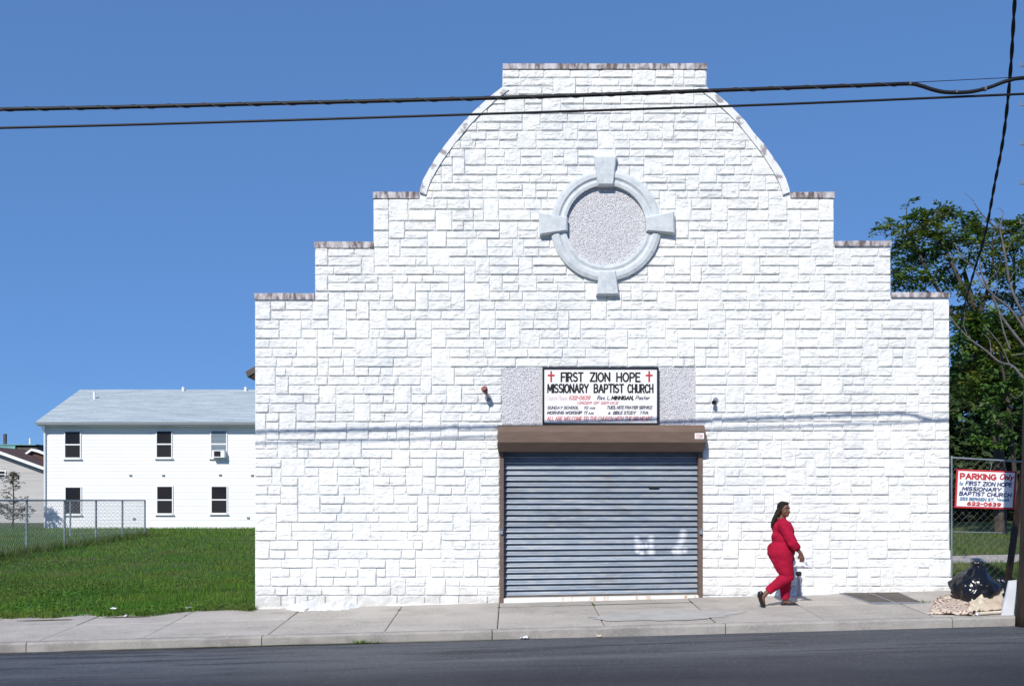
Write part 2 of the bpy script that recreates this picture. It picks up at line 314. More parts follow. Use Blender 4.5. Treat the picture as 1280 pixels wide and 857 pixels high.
# spray paint blotches on the shutter slats
def spray(m):
    t = m.node_tree; N, L = t.nodes, t.links; b = N["Principled BSDF"]; src = b.inputs["Base Color"].links[0].from_socket
    co = N.new("ShaderNodeTexCoord"); tot = None
    for px, py, r in ((796,673,.035),(798,681,.045),(797,688,.03),(803,682,.025),(808,681,.03),(814,673,.04),(814,681,.035),(814,689,.045),(802,691,.03),
                      (854,666,.045),(853,672,.045),(851,678,.04),(848,687,.06),(843,688,.035),(856,687,.035)):
        p = P(px, py, D + .08); vm = N.new("ShaderNodeVectorMath"); vm.operation = 'MULTIPLY'; vm.inputs[1].default_value = (1, 0, 1); L.new(co.outputs["Object"], vm.inputs[0])
        d = N.new("ShaderNodeVectorMath"); d.operation = 'DISTANCE'; L.new(vm.outputs[0], d.inputs[0]); d.inputs[1].default_value = (p.x, 0, p.z)
        r_ = N.new("ShaderNodeMapRange"); r_.inputs[1].default_value = r * .3; r_.inputs[2].default_value = r * 1.9; r_.inputs[3].default_value = .8; r_.inputs[4].default_value = 0
        L.new(d.outputs["Value"], r_.inputs[0])
        if tot is None: tot = r_.outputs[0]
        else:
            a = N.new("ShaderNodeMath"); a.operation = 'MAXIMUM'; L.new(tot, a.inputs[0]); L.new(r_.outputs[0], a.inputs[1]); tot = a.outputs[0]
    x = N.new("ShaderNodeMix"); x.data_type = 'RGBA'; L.new(tot, x.inputs[0]); L.new(src, x.inputs[6]); x.inputs[7].default_value = (.8, .82, .85, 1)
    L.new(x.outputs[2], b.inputs["Base Color"])
spray(M['galv'])

# ------------------------------------------------------------------ lettering
def arc_(cx, cy, rx, ry, a0, a1, n=8):
    return [(cx + rx*math.cos(R(a0 + (a1-a0)*k/n)), cy + ry*math.sin(R(a0 + (a1-a0)*k/n))) for k in range(n+1)]
GL = {  # width, strokes (brush lettering, unit height)
 'A': (.62, [[(0,0),(.31,1),(.62,0)],[(.12,.34),(.50,.34)]]), 'B': (.52, [[(0,0),(0,1),(.28,1)]+arc_(.28,.76,.20,.24,90,-90)+[(0,.52)],[(.28,.52)]+arc_(.28,.26,.24,.26,90,-90)+[(0,0)]]),
 'C': (.56, [arc_(.30,.5,.30,.5,48,312,14)]), 'D': (.56, [[(0,0),(0,1),(.2,1)]+arc_(.2,.5,.36,.5,90,-90,10)+[(0,0)]]), 'E': (.46, [[(.46,1),(0,1),(0,0),(.46,0)],[(0,.52),(.38,.52)]]),
 'F': (.46, [[(.46,1),(0,1),(0,0)],[(0,.52),(.38,.52)]]), 'G': (.60, [arc_(.30,.5,.30,.5,48,330,14)+[(.58,.45),(.36,.45)]]), 'H': (.54, [[(0,0),(0,1)],[(.54,0),(.54,1)],[(0,.5),(.54,.5)]]),
 'I': (.0, [[(0,0),(0,1)]]), 'K': (.52, [[(0,0),(0,1)],[(.5,1),(.02,.42)],[(.18,.6),(.52,0)]]), 'L': (.42, [[(0,1),(0,0),(.42,0)]]), 'M': (.70, [[(0,0),(.04,1),(.35,.22),(.66,1),(.70,0)]]),
 'N': (.56, [[(0,0),(0,1),(.56,0),(.56,1)]]), 'O': (.64, [arc_(.32,.5,.32,.5,90,450,18)]), 'P': (.50, [[(0,0),(0,1),(.26,1)]+arc_(.26,.73,.24,.27,90,-90)+[(0,.46)]]),
 'R': (.52, [[(0,0),(0,1),(.26,1)]+arc_(.26,.75,.24,.25,90,-90)+[(0,.5)],[(.22,.5),(.52,0)]]), 'S': (.50, [arc_(.25,.75,.23,.25,40,270,10)+arc_(.25,.25,.25,.25,90,-140,10)]),
 'T': (.54, [[(0,1),(.54,1)],[(.27,1),(.27,0)]]), 'U': (.54, [[(0,1),(0,.3)]+arc_(.27,.28,.27,.28,180,360,10)+[(.54,1)]]), 'V': (.58, [[(0,1),(.29,0),(.58,1)]]), 'W': (.84, [[(0,1),(.2,0),(.42,.8),(.64,0),(.84,1)]]),
 'Y': (.58, [[(0,1),(.29,.48),(.58,1)],[(.29,.48),(.29,0)]]), 'Z': (.54, [[(.02,1),(.54,1),(0,0),(.54,0)]]),
 '0': (.50, [arc_(.25,.5,.25,.5,90,450,16)]), '1': (.16, [[(0,.8),(.14,1),(.14,0)]]), '2': (.48, [arc_(.24,.73,.23,.27,160,-30,8)+[(0,0),(.48,0)]]), '3': (.46, [arc_(.22,.75,.21,.25,150,-90,8)+arc_(.22,.26,.24,.26,90,-150,8)]),
 '4': (.5, [[(.36,0),(.36,1),(0,.3),(.5,.3)]]), '5': (.46, [[(.42,1),(.06,1),(.03,.56)]+arc_(.22,.31,.24,.31,120,-150,9)]), '6': (.48, [arc_(.24,.28,.24,.28,90,450,12),arc_(.40,.30,.40,.70,180,95,7)]), '7': (.46, [[(0,1),(.46,1),(.14,0)]]),
 '9': (.48, [arc_(.24,.72,.24,.28,-90,270,12),arc_(.08,.70,.40,.70,0,-85,7)]), '-': (.26, [[(0,.48),(.26,.48)]]), '.': (.03, [[(0,0),(.03,.03)]]), ',': (.05, [[(.05,.05),(0,-.14)]]), '"': (.1, [[(0,1),(0,.8)],[(.1,1),(.1,.8)]]),
 '&': (.56, [[(.56,0),(.14,.66)]+arc_(.25,.80,.16,.20,200,-40,8)+[(.06,.36)]+arc_(.22,.20,.21,.20,150,330,7)+[(.54,.42)]]), '+': (.3, [[(.15,.3),(.15,.7)],[(0,.5),(.3,.5)]]),
 'a': (.36, [arc_(.18,.28,.18,.28,60,420,12),[(.36,.58),(.36,.0)]]), 'c': (.34, [arc_(.18,.28,.18,.28,50,310,9)]), 'e': (.36, [[(.0,.30),(.36,.30)]+arc_(.18,.28,.18,.28,5,310,11)]), 'f': (.28, [arc_(.20,.82,.10,.18,60,180,5)+[(.10,0)],[(0,.58),(.26,.58)]]),
 'h': (.34, [[(0,1),(0,0)],[(0,.34)]+arc_(.17,.36,.17,.2,170,0,6)+[(.34,0)]]), 'k': (.34, [[(0,1),(0,0)],[(.32,.58),(.02,.26)],[(.1,.36),(.34,0)]]), 'l': (.06, [[(0,1),(0,.06),(.06,0)]]), 'n': (.34, [[(0,.58),(0,0)],[(0,.34)]+arc_(.17,.36,.17,.2,170,0,6)+[(.34,0)]]),
 'o': (.38, [arc_(.19,.28,.19,.28,90,450,12)]), 'r': (.26, [[(0,.58),(0,0)],[(0,.32)]+arc_(.17,.36,.17,.2,170,40,5)]), 's': (.28, [arc_(.14,.43,.13,.14,40,270,6)+arc_(.14,.15,.14,.14,90,-140,6)]), 't': (.26, [[(.12,.9),(.12,.08),(.22,0)],[(0,.58),(.26,.58)]]),
 'u': (.34, [[(0,.58),(0,.2)]+arc_(.17,.2,.17,.2,180,360,6)+[(.34,.58)],[(.34,.2),(.34,0)]]), 'v': (.34, [[(0,.58),(.17,0),(.34,.58)]]), 'w': (.48, [[(0,.58),(.13,0),(.24,.48),(.35,0),(.48,.58)]]), 'y': (.34, [[(0,.58),(.17,.04)],[(.34,.58),(.08,-.3)]])}
def lettering(body, x0, x1, y0, y1, Y, m, parent, bold=0.0, shear=0.0, slope=0.0):
    """Brush lettering filling the photo-pixel box x0..x1, y0..y1 at distance Y; bold is the half width of the brush in photo pixels."""
    rr = random.Random(body); x = 0.0; strokes = []
    for ch in body:
        if ch == ' ': x += .34; continue
        w_, st_ = GL[ch]; j = rr.uniform(-.012, .012)
        for l in st_: strokes.append([(x + px_ + shear*py_, py_ + j) for px_, py_ in l])
        x += w_ + .21
    lo = min(p[0] for l in strokes for p in l); hi = max(p[0] for l in strokes for p in l)
    sx = (x1 - x0 - 2*bold) / max(hi - lo, .05); sy = (y1 - y0 - 2*bold)
    vs, fs = [], []; k = 0
    for l in strokes:
        pts = [Vector((x0 + bold + (px_ - lo)*sx, y1 - bold - py_*sy)) for px_, py_ in l]
        for i in range(len(pts) - 1):
            a, b = pts[i], pts[i+1]; d = b - a
            if d.length < 1e-4: continue
            d.normalize(); n_ = Vector((-d.y, d.x)); h = bold * rr.uniform(.94, 1.06); a2, b2 = a - d*h*(.9 if i == 0 else .5), b + d*h*(.9 if i == len(pts) - 2 else .5); o = len(vs); Yk = Y - .0004*(k % 7); k += 1
            for q_ in (a2 + n_*h, b2 + n_*h, b2 - n_*h, a2 - n_*h):
                py_ = q_.y + slope*(q_.x - (x0 + x1)/2); vs.append(P(q_.x, py_, Yk))
            fs.append((o, o+1, o+2, o+3))
    return MB().add(vs, fs).build("lettering", m, parent)

# ------------------------------------------------------------------ ground, road, pavement
def sm(a, b, x):
    t = np.clip((x - a) / (b - a), 0, 1); return t * t * (3 - 2 * t)
def ground_z(X, Y):
    X = np.asarray(X, float); Y = np.asarray(Y, float)
    front = 0.0265 * np.clip(X, -18, 16) - 0.05
    back = 0.12 + 0.35 * sm(4, 12, X) * sm(26, 46, Y)
    z = front + (back - front) * sm(16, 30, Y)
    z = z + 0.035 * np.sin(X * .9 + Y * .35) * sm(17, 22, Y) * (1 - sm(40, 50, Y))
    return z - 0.55 * (1 - sm(14.2, 15.6, Y))          # tucked under the pavement and the road
xs = np.unique(np.concatenate([np.linspace(-26, 26, 105), np.linspace(-1500, -26, 24), np.linspace(26, 1500, 24)]))
ys = np.unique(np.concatenate([np.linspace(14, 60, 93), np.linspace(-150, 14, 12), np.linspace(60, 2000, 30)]))
gx, gy = np.meshgrid(xs, ys); v = np.stack([gx, gy, ground_z(gx, gy)], -1).reshape(-1, 3)
nx = len(xs); ii, jj = np.meshgrid(np.arange(nx - 1), np.arange(len(ys) - 1)); q = (jj * nx + ii).ravel()
struct(npmesh("ground", v, np.stack([q, q + 1, q + nx + 1, q + nx], 1), M['soil'], smooth=True))

KY = 13.56                                     # street face of the kerb
def road_z(X, Y): return 0.0265 * np.clip(X, -40, 40) - 0.286 + 0.012 * np.minimum(KY - Y, 5)
rx = np.linspace(-80, 80, 161); ry = np.array([-6, 0, 4, 6, 8, 9, 10, 11, 12, 12.6, 13.1, 13.7])
gx, gy = np.meshgrid(rx, ry); nz = np.vectorize(lambda a, b: noise.noise((a * .8, b * .8, 3)))(gx, gy) * .006
v = np.stack([gx, gy, road_z(gx, gy) + nz], -1).reshape(-1, 3); nx = len(rx)
ii, jj = np.meshgrid(np.arange(nx - 1), np.arange(len(ry) - 1)); q = (jj * nx + ii).ravel()
struct(npmesh("road", v, np.stack([q, q + 1, q + nx + 1, q + nx], 1), M['asphalt'], smooth=True))

def flat_patch(name, m, cx, cy, rx_, ry_, zf, n=64, seed=0, lift=.004):
    rr = random.Random(seed); vs = [(cx, cy, zf(cx, cy) + lift)]
    for k in range(n):
        a = 2 * math.pi * k / n; s = 1 + .35*noise.noise((math.cos(a)*1.2 + seed*3.7, math.sin(a)*1.2, .5)) + .18*noise.noise((math.cos(a)*4 + seed, math.sin(a)*4, 2)); x = cx + rx_ * math.cos(a) * s; y = cy + ry_ * math.sin(a) * s
        vs.append((x, y, float(zf(x, y)) + lift))
    return MB().add(vs, [(0, k + 1, (k + 1) % n + 1) for k in range(n)]).build(name, m)
for i, (px, py, a, b) in enumerate(((285,760.5,.42,.05),(238,763,.3,.045),(160,771,.35,.04),(60,775,.4,.04))):
    e = G(px, py); struct(flat_patch("bare_soil", M['barsoil'], e.x, e.y, a, b, walk_z, seed=40 + i, lift=.009))
struct(flat_patch("gutter_dirt", M['soil'], -3, KY - .05, 3.2, .035, road_z, seed=31, lift=.012))

kerb = struct(MB().box((-40, KY + .01, -1.9), (40, KY + .145, -1.45)).build("kerb", M['joint']))
KX = [-34.8,-31.6,-28.5,-25.4,-22.2,-19.1,-16.0,-12.8,-9.7,-6.6,-3.4,-.27,2.9,5.98,9.1,12.2,15.4,18.5,21.6,24.7,27.9,31,34.2]
for a, b in zip(KX, KX[1:]):
    mb = MB(); n = 26; pr = [(KY,-.34),(KY,-.03),(KY+.012,-.008),(KY+.03,0),(KY+.15,0),(KY+.15,-.34)]
    rows = []
    for i in range(n + 1):
        x = a + .006 + (b - a - .012) * i / n; z0 = .0265 * x - .03 - CROSS * (D - KY - .15)
        jit = .006 * noise.noise((x * 2.1, 4, 1)) + .009 * noise.noise((x * 7.3, 2, 5))
        rows.append([(x, y + (jit if k < 3 else 0), z0 + z + (jit * .9 if k in (1, 2) else jit * .25)) for k, (y, z) in enumerate(pr)])
    vs = [p for r in rows for p in r]; m_ = len(pr)
    fs = [(i*m_+k, i*m_+k+1, (i+1)*m_+k+1, (i+1)*m_+k) for i in range(n) for k in range(m_-1)] + [tuple(range(m_)), tuple(n*m_+k for k in range(m_-1, -1, -1))]
    mb.add(vs, fs).build("kerb_stone", M['kerb'], kerb)

vs = [(x, y, float(walk_z(x, y)) - .05) for x in (-40, 40) for y in (KY + .1, 15.99)]
sidewalk = struct(MB().add(vs, [(0, 2, 3, 1)]).build("sidewalk", M['joint']))
SX = [-6.5 - 1.5 * k for k in range(14, 0, -1)] + [-6.5,-5.07,-3.35,-1.75,-.2,1.27,2.8,4.3,5.8,7.3] + [7.3 + 1.5 * k for k in range(1, 14)]
YM = 14.92
for a, b in zip(SX, SX[1:]):
    for r, (ya, yb) in enumerate(((KY + .155, YM), (YM, 15.995))):
        n, m_ = 6, 4; vs = []; fs = []; rr = random.Random(int(a * 100) * 2 + r); ta, tb, tc = rr.uniform(-.004,.004), rr.uniform(-.005,.005), rr.uniform(-.004,.004)
        skew = rr.uniform(-.02, .02)
        for j in range(m_ + 1):
            for i in range(n + 1):
                u, t = i / n, j / m_; g = .007
                x = a + g + (b - a - 2 * g) * u + skew * (t - .5) * 0; y = ya + g + (yb - ya - 2 * g) * t
                e = -.006 if (i in (0, n) or j in (0, m_)) else 0
                if i in (1,): x = a + g + .02
                if i in (n - 1,): x = b - g - .02
                if j == 1: y = ya + g + .02
                if j == m_ - 1: y = yb - g - .02
                vs.append((x, y, float(walk_z(x, y)) + ta + tb * (u - .5) + tc * (t - .5) + e))
        k = n + 1
        fs = [(j*k+i, j*k+i+1, (j+1)*k+i+1, (j+1)*k+i) for j in range(m_) for i in range(n)]
        rim = [i for i in range(n + 1)] + [j*k+n for j in range(1, m_ + 1)] + [m_*k+i for i in range(n-1, -1, -1)] + [j*k for j in range(m_-1, 0, -1)]
        o = len(vs); vs += [(vs[i][0], vs[i][1], vs[i][2] - .06) for i in rim]; L_ = len(rim)
        fs += [(rim[i], o + i, o + (i + 1) % L_, rim[(i + 1) % L_]) for i in range(L_)]
        MB().add(vs, fs).build("slab", M['concrete'], sidewalk)
struct(flat_patch("concrete_patch", M['patch'], 2.2, 14.35, 1.1, .42, walk_z, seed=5, lift=.008))

# path in the side lot
vs = []; fs = []
for i, x in enumerate(np.linspace(6.95, 40, 34)):
    for y in (22.6 + .15 * noise.noise((x, 1, 0)), 25.4 + .15 * noise.noise((x, 5, 0))): vs.append((x, y, float(ground_z(x, y)) + .03))
struct(MB().add(vs, [(2*i, 2*i+1, 2*i+3, 2*i+2) for i in range(33)]).build("path", M['concrete']))

# ------------------------------------------------------------------ CHURCH
CH = thing("church", (1.47, 16, 0), "white painted stone church front with stepped and curved gable and round blind window", "church")
def pxz(px, py, Y=D): return ((px - 640) * Y / F, HC - (py - HZ) * Y / F)
ARC = [(524.6,241),(525.5,236),(529.6,225),(536.5,212),(545.5,197.5),(556.5,182),(569.3,166),(580,153),(591,141.5),(603,130.5),(615,120),(628,110)]
CXP = 755.5
right_arc = [(2*CXP - x, y) for x, y in ARC][::-1]
TOPW = [(628.5,83),(883,83)]
OPEN = (626, 876, 459)                          # shutter opening left, right, top of sign band
wall_poly = [(319,790),(319,370),(394,370),(394,305),(467,305),(467,244)] + ARC[0:] + TOPW + right_arc + [(1042,244),(1042,305),(1113,305),(1113,369),(1185.5,369),(1187,790),
             (876,790),(876,545),(626,545),(626,790)]
wp = [pxz(x, y) for x, y in wall_poly]
wall = MB().prism(wp, D, D + .34).build("facade_wall", M['mortar'], CH)

def left_bound(y):
    if y > 370: return 319
    if y > 307: return 394
    if y > 246: return 467
    if y < 110: return 628.5
    for (x0, y0), (x1, y1) in zip(ARC, ARC[1:]):
        if y1 <= y <= y0: return x0 + (x1 - x0) * (y0 - y) / (y0 - y1 + 1e-6)
    return 524.6
def right_bound(y):
    if y > 370: return 1186.3 + (1.2 if y > 690 else 0) + max(0, (y - 690)) * .05
    if y > 305: return 1113
    if y > 246: return 1042
    return 2 * CXP - left_bound(y)
ROWS = [87.5,98.2,108.5,119.3,131,143,153.7,164.3,176,187,197,207.5,219.4,229.5,239,248.7,262.5,277,289,299,310,321.5,333,344,354,365,376.5]
ROWS += [376.5 + 11.786 * k for k in range(1, 8)]
while ROWS[-1] < 744: ROWS.append(ROWS[-1] + 11.40)
ROWS.append(764)
RX, RY, RRAD = 756.5, 283.5, 60
def extents(i):
    y0, y1 = ROWS[i], ROWS[i + 1]; ym = y0 + 2
    a = min(left_bound(y0 + 1.5), left_bound(y1 - 1)); b = max(right_bound(y0 + 1.5), right_bound(y1 - 1))
    if y0 < 241 < y1: a, b = left_bound(y0 + 1.5), right_bound(y0 + 1.5)
    if y0 > 246 and y0 + 1 < 370: a, b = left_bound(y1 - 1.5) if y0 > 300 and left_bound(y0 + 4) == left_bound(y1 - 1.5) else left_bound(y0 + 4), right_bound(y0 + 4)
    return a, b
def minus(ivs, a, b):
    out = []
    for p, q in ivs:
        if b <= p or a >= q: out.append((p, q)); continue
        if a - p > 3: out.append((p, a))
        if q - b > 3: out.append((b, q))
    return out
rs = random.Random(21)
stones = []                                     # (x0,x1,y0,y1)
carried = []
for i in range(len(ROWS) - 1):
    y0, y1 = ROWS[i], ROWS[i + 1]; a, b = extents(i); ivs = [(a, b)]
    if y1 > OPEN[2] + 3 and y0 > OPEN[2] - 6:
        if y1 < 536: ivs = minus(ivs, 627, 869)
        else: ivs = minus(ivs, 622.5 if y0 < 555 else 624.5, 881 if y0 < 555 else 877.5)
    for p, q in carried: ivs = minus(ivs, p, q)
    carried = []
    nxt = extents(i + 1) if i + 2 < len(ROWS) else None
    can = nxt is not None and i + 3 < len(ROWS)
    no = []
    if can:
        z0, z1 = ROWS[i + 1], ROWS[i + 2]
        if z1 > OPEN[2] + 3 and z0 > OPEN[2] - 6:
            no = [(620, 884)]
    lasttall = False
    for p, q in ivs:
        x = p
        while x < q - .5:
            rem = q - x
            tall = can and not lasttall and rs.random() < .36
            wd = rs.uniform(13, 24) if tall else rs.choice([rs.uniform(12, 20), rs.uniform(20, 34), rs.uniform(32, 50), rs.uniform(24, 40)])
            if tall and rs.random() < .2: wd = rs.uniform(24, 30)
            if rem < wd + 11: wd = rem if rem < 40 else rem * rs.uniform(.4, .6)
            if tall and (wd > 33 or wd < 9 or x < nxt[0] - .1 or x + wd > nxt[1] + .1 or any(x < d and x + wd > c for c, d in no)): tall = False
            if tall and y0 < 246: tall = tall and (x > nxt[0] + 2 and x + wd < nxt[1] - 2 and x > p + 3)
            stones.append((x, x + wd, y0, ROWS[i + 2] if tall else y1)); lasttall = tall
            if tall: carried.append((x, x + wd))
            x += wd

def clip_half(poly, nx_, ny_, c):                # keep points with nx*x+ny*y <= c
    out = []
    for i in range(len(poly)):
        p, q = poly[i], poly[(i + 1) % len(poly)]; dp, dq = nx_*p[0]+ny_*p[1]-c, nx_*q[0]+ny_*q[1]-c
        if dp <= 0: out.append(p)
        if (dp < 0 < dq) or (dq < 0 < dp):
            t = dp / (dp - dq); out.append((p[0]+(q[0]-p[0])*t, p[1]+(q[1]-p[1])*t))
    return out
INNER = [(x + 8.5, y + 3) for x, y in ARC]          # inner edge of the arc coping
def clip_stone(x0, x1, y0, y1):
    poly = [(x0, y0), (x1, y0), (x1, y1), (x0, y1)]; clipped = False
    if y0 < 243 and (x0 < 640 or x1 > 870):
        for side in (0, 1):
            for (ax, ay), (bx, by) in zip(INNER, INNER[1:]):
                if min(y1, ay) - max(y0, by) < .5: continue
                if side: ax, bx = 2*CXP - ax, 2*CXP - bx
                nx_, ny_ = (ay - by), (bx - ax)
                if side == 0: nx_, ny_ = -abs(nx_), -abs(ny_)
                else: nx_, ny_ = abs(nx_), -abs(ny_)
                c = nx_*ax + ny_*ay; n0 = len(poly); pl = clip_half(poly, nx_, ny_, c)
                if pl != poly: clipped = True
                poly = pl
                if len(poly) < 3: return None, True
    dx = max(x0 - RX, 0, RX - x1); dy = max(y0 - RY, 0, RY - y1)
    if math.hypot(dx, dy) < RRAD:
        if abs(x0 + x1 - 2*RX) / 2 < 14 and abs(y0 + y1 - 2*RY) / 2 < 14: return None, True
        cx = min(max(RX, x0), x1); cy = min(max(RY, y0), y1); mx, my = (x0 + x1) / 2 - RX, (y0 + y1) / 2 - RY
        l = math.hypot(mx, my)
        if l < 44: return None, True
        nx_, ny_ = -mx / l, -my / l
        poly = clip_half(poly, nx_, ny_, nx_*RX + ny_*RY - RRAD); clipped = True
        if len(poly) < 3: return None, True
    return poly, clipped

def stone_mesh(mb, poly, clipped, seed):
    rr = random.Random(seed); base = rr.uniform(.012, .030); tx, tz = rr.uniform(-.006, .006), rr.uniform(-.007, .004)
    gh, gv = .0040, .0105
    if not clipped:
        x0, x1 = poly[0][0], poly[1][0]; y0, y1 = poly[0][1], poly[2][1]
        X0, Z1 = pxz(x0, y0); X1, Z0 = pxz(x1, y1); X0 += gh; X1 -= gh; Z0 += gv; Z1 -= gv * .7
        nx_ = max(2, min(6, int((X1 - X0) / .075) + 1)); ny_ = 2 if Z1 - Z0 < .2 else 3
        ux = [0, .012 / (X1 - X0)] + [k / nx_ for k in range(1, nx_)] + [1 - .012 / (X1 - X0), 1]
        uz = [0, .010 / (Z1 - Z0)] + [k / ny_ for k in range(1, ny_)] + [1 - .008 / (Z1 - Z0), 1]
        A, B = len(ux), len(uz); vs = []
        for j, t in enumerate(uz):
            for i, u in enumerate(ux):
                X = X0 + (X1 - X0) * u; Z = Z0 + (Z1 - Z0) * t
                edge = i in (0, A - 1) or j in (0, B - 1)
                inner = 1 < i < A - 2 or 1 < j < B - 2
                d = base + tx * (u - .5) + tz * (t - .5) + rr.uniform(-.005, .006) + (.004 if inner else 0)
                if edge: d = base * .55 + rr.uniform(-.002, .002); X += rr.uniform(-.002, .002); Z += rr.uniform(-.0025, .0025)
                elif inner: X += rr.uniform(-.015, .015) * (1 < i < A - 2); Z += rr.uniform(-.012, .012) * (1 < j < B - 2)
                vs.append((X, D - max(d, .004), Z))
        fs = []
        for j in range(B - 1):
            for i in range(A - 1):
                q = (j*A+i, j*A+i+1, (j+1)*A+i+1, (j+1)*A+i)
                if 0 < i < A - 2 and 0 < j < B - 2:
                    fs += [(q[0], q[1], q[2]), (q[0], q[2], q[3])] if rr.random() < .5 else [(q[0], q[1], q[3]), (q[1], q[2], q[3])]
                else: fs.append(q)
        rim = list(range(A)) + [j*A+A-1 for j in range(1, B)] + [(B-1)*A+i for i in range(A-2, -1, -1)] + [j*A for j in range(B-2, 0, -1)]
        o = len(vs); vs += [(vs[k][0], D + .004, vs[k][2]) for k in rim]; n = len(rim)
        fs += [(rim[k], o + k, o + (k + 1) % n, rim[(k + 1) % n]) for k in range(n)]
        mb.add(vs, fs)
    else:
        pts = [pxz(x, y) for x, y in poly]; cx = sum(p[0] for p in pts) / len(pts); cz = sum(p[1] for p in pts) / len(pts); n = len(pts)
        def sh(p, g):
            dx, dz = cx - p[0], cz - p[1]; l = math.hypot(dx, dz) + 1e-6; k = min(g / l, .6); return (p[0] + dx*k, p[1] + dz*k)
        r0 = [sh(p, .008) for p in pts]; r1 = [sh(p, .022) for p in pts]
        vs = [(x, D + .004, z) for x, z in r0] + [(x, D - base * .6, z) for x, z in r0] + [(x, D - base - rr.uniform(-.004, .005), z) for x, z in r1] + [(cx, D - base - .008, cz)]
        fs = []
        for k in range(n):
            k2 = (k + 1) % n
            fs += [(k, k2, n+k2, n+k), (n+k, n+k2, 2*n+k2, 2*n+k), (2*n+k, 2*n+k2, 3*n)]
        mb.add(vs, fs)

final = []
for x0, x1, y0, y1 in stones:
    poly, cl = clip_stone(x0, x1, y0, y1)
    if poly is None: continue
    ar = abs(sum(poly[i][0]*poly[(i+1) % len(poly)][1] - poly[(i+1) % len(poly)][0]*poly[i][1] for i in range(len(poly)))) / 2
    if ar > 14: final.append((ar, poly, cl))
final.sort(key=lambda t: -t[0])
for k, (ar, poly, cl) in enumerate(final[:300]):
    mb = MB(); stone_mesh(mb, poly, cl, k); mb.build("stone", M['stone'], wall)
mb = MB()
for k, (ar, poly, cl) in enumerate(final[300:]): stone_mesh(mb, poly, cl, 1000 + k)
stuff(mb.build("stone_facing", M['stone'], wall))
print("stones", len(final))

# copings
def coping(x0, x1, y0, y1, dx=0):
    mb = MB(); n = max(3, int((x1 - x0) / 14)); X0, Z1 = pxz(x0, y0); X1, Z0 = pxz(x1, y1); vs = []; fs = []
    for i in range(n + 1):
        X = X0 + (X1 - X0) * i / n; j = random.uniform(-.006, .006)
        vs += [(X, D - .035 + j * .5, Z0), (X, D - .035 + j * .5, Z1 + j), (X, D + .37, Z1 + j), (X, D + .37, Z0)]
    for i in range(n):
        for k in range(4): fs.append((i*4+k, i*4+(k+1) % 4, (i+1)*4+(k+1) % 4, (i+1)*4+k))
    fs += [(0,1,2,3), (n*4+3, n*4+2, n*4+1, n*4)]
    return mb.add(vs, fs).build("coping", M['cap'], CH)
for c in ((628.5,883.5,80.5,87.3),(466.5,523.5,240.5,248.5),(988,1042.5,240.5,248),(393.5,466.8,302.5,310.5),(1042.7,1113.5,301.5,308),(318.5,393.3,366.8,374.6),(1113.7,1186,365.8,371.8)): coping(*c)
for s in (0, 1):
    mb = MB(); vs = []; fs = []; n = len(ARC)
    for (x, y), (xi, yi) in zip(ARC, INNER):
        if s: x, xi = 2*CXP - x, 2*CXP - xi
        X, Z = pxz(x, y); X2, Z2 = pxz(xi, yi); j = random.uniform(-.008, .008)
        vs += [(X2, D - .04, Z2), (X + j, D - .04, Z + j), (X + j, D + .37, Z + j), (X2, D + .37, Z2)]
    for i in range(n - 1):
        for k in range(4): fs.append((i*4+k, i*4+(k+1) % 4, (i+1)*4+(k+1) % 4, (i+1)*4+k))
    fs += [(0,1,2,3), ((n-1)*4+3, (n-1)*4+2, (n-1)*4+1, (n-1)*4)]
    tagp = mb.add(vs, fs).build("arc_coping", M['arc'], CH)

# round blind window
cx, cz = pxz(756.8, 283); px1 = 1 / 78
rw = MB(); n = 72; prof = [(50*px1, -.002), (50*px1, .075), (53.5*px1, .085), (56*px1, .072), (57.5*px1, .07), (60*px1, .098), (65*px1, .098), (69*px1, .075), (69*px1, -.002)]
vs, fs = [], []
for i in range(n):
    th = 2*math.pi*i/n
    for r, d in prof: vs.append((cx + r*math.cos(th), D - d, cz + r*math.sin(th)))
m_ = len(prof)
for i in range(n):
    for k in range(m_ - 1): fs.append((i*m_+k, i*m_+k+1, ((i+1) % n)*m_+k+1, ((i+1) % n)*m_+k))
rwo = rw.add(vs, fs).build("round_window", M['trim'], CH)
MB().lathe([(52*px1, -.004), (52*px1, .003)], (cx, D - .001, cz), 64, 'y').build("roughcast_disc", M['rough'], rwo)
def key(pts, d=.135):
    q = [pxz(x, y) for x, y in pts]; mb = MB(); ccx = sum(p[0] for p in q) / 4; ccz = sum(p[1] for p in q) / 4
    ins = [(ccx + (x - ccx) * .88, ccz + (z - ccz) * .88) for x, z in q]
    vs = [(x, D, z) for x, z in q] + [(x, D - d + .025, z) for x, z in q] + [(x, D - d, z) for x, z in ins]
    fs = [(8, 9, 10, 11)] + [f for k in range(4) for f in ((k, (k+1) % 4, 4+(k+1) % 4, 4+k), (4+k, 4+(k+1) % 4, 8+(k+1) % 4, 8+k))]
    mb.add(vs, fs).build("keystone", M['trim'], rwo)
key([(741.5,197.5),(770,197.5),(766,235),(746.5,235)]); key([(673,268),(709,274),(709,291),(674.5,296)])
key([(841.5,266.5),(805.5,274),(806.5,291.5),(842,294.5)], .14); key([(748.5,340),(769,340),(773,370.5),(744.5,370.5)], .125)

# roughcast panels beside the sign, lintel
for a, b in ((627.2, 676.5), (824.5, 869)):
    X0, Z1 = pxz(a, 459.5); X1, Z0 = pxz(b, 531.5); MB().box((X0, D - .012, Z0), (X1, D + .05, Z1)).build("roughcast_panel", M['rough'], CH)
X0, Z1 = pxz(677, 459.5); X1, Z0 = pxz(824, 545); MB().box((X0, D - .006, Z0), (X1, D + .06, Z1)).build("lintel", M['mortar'], CH)

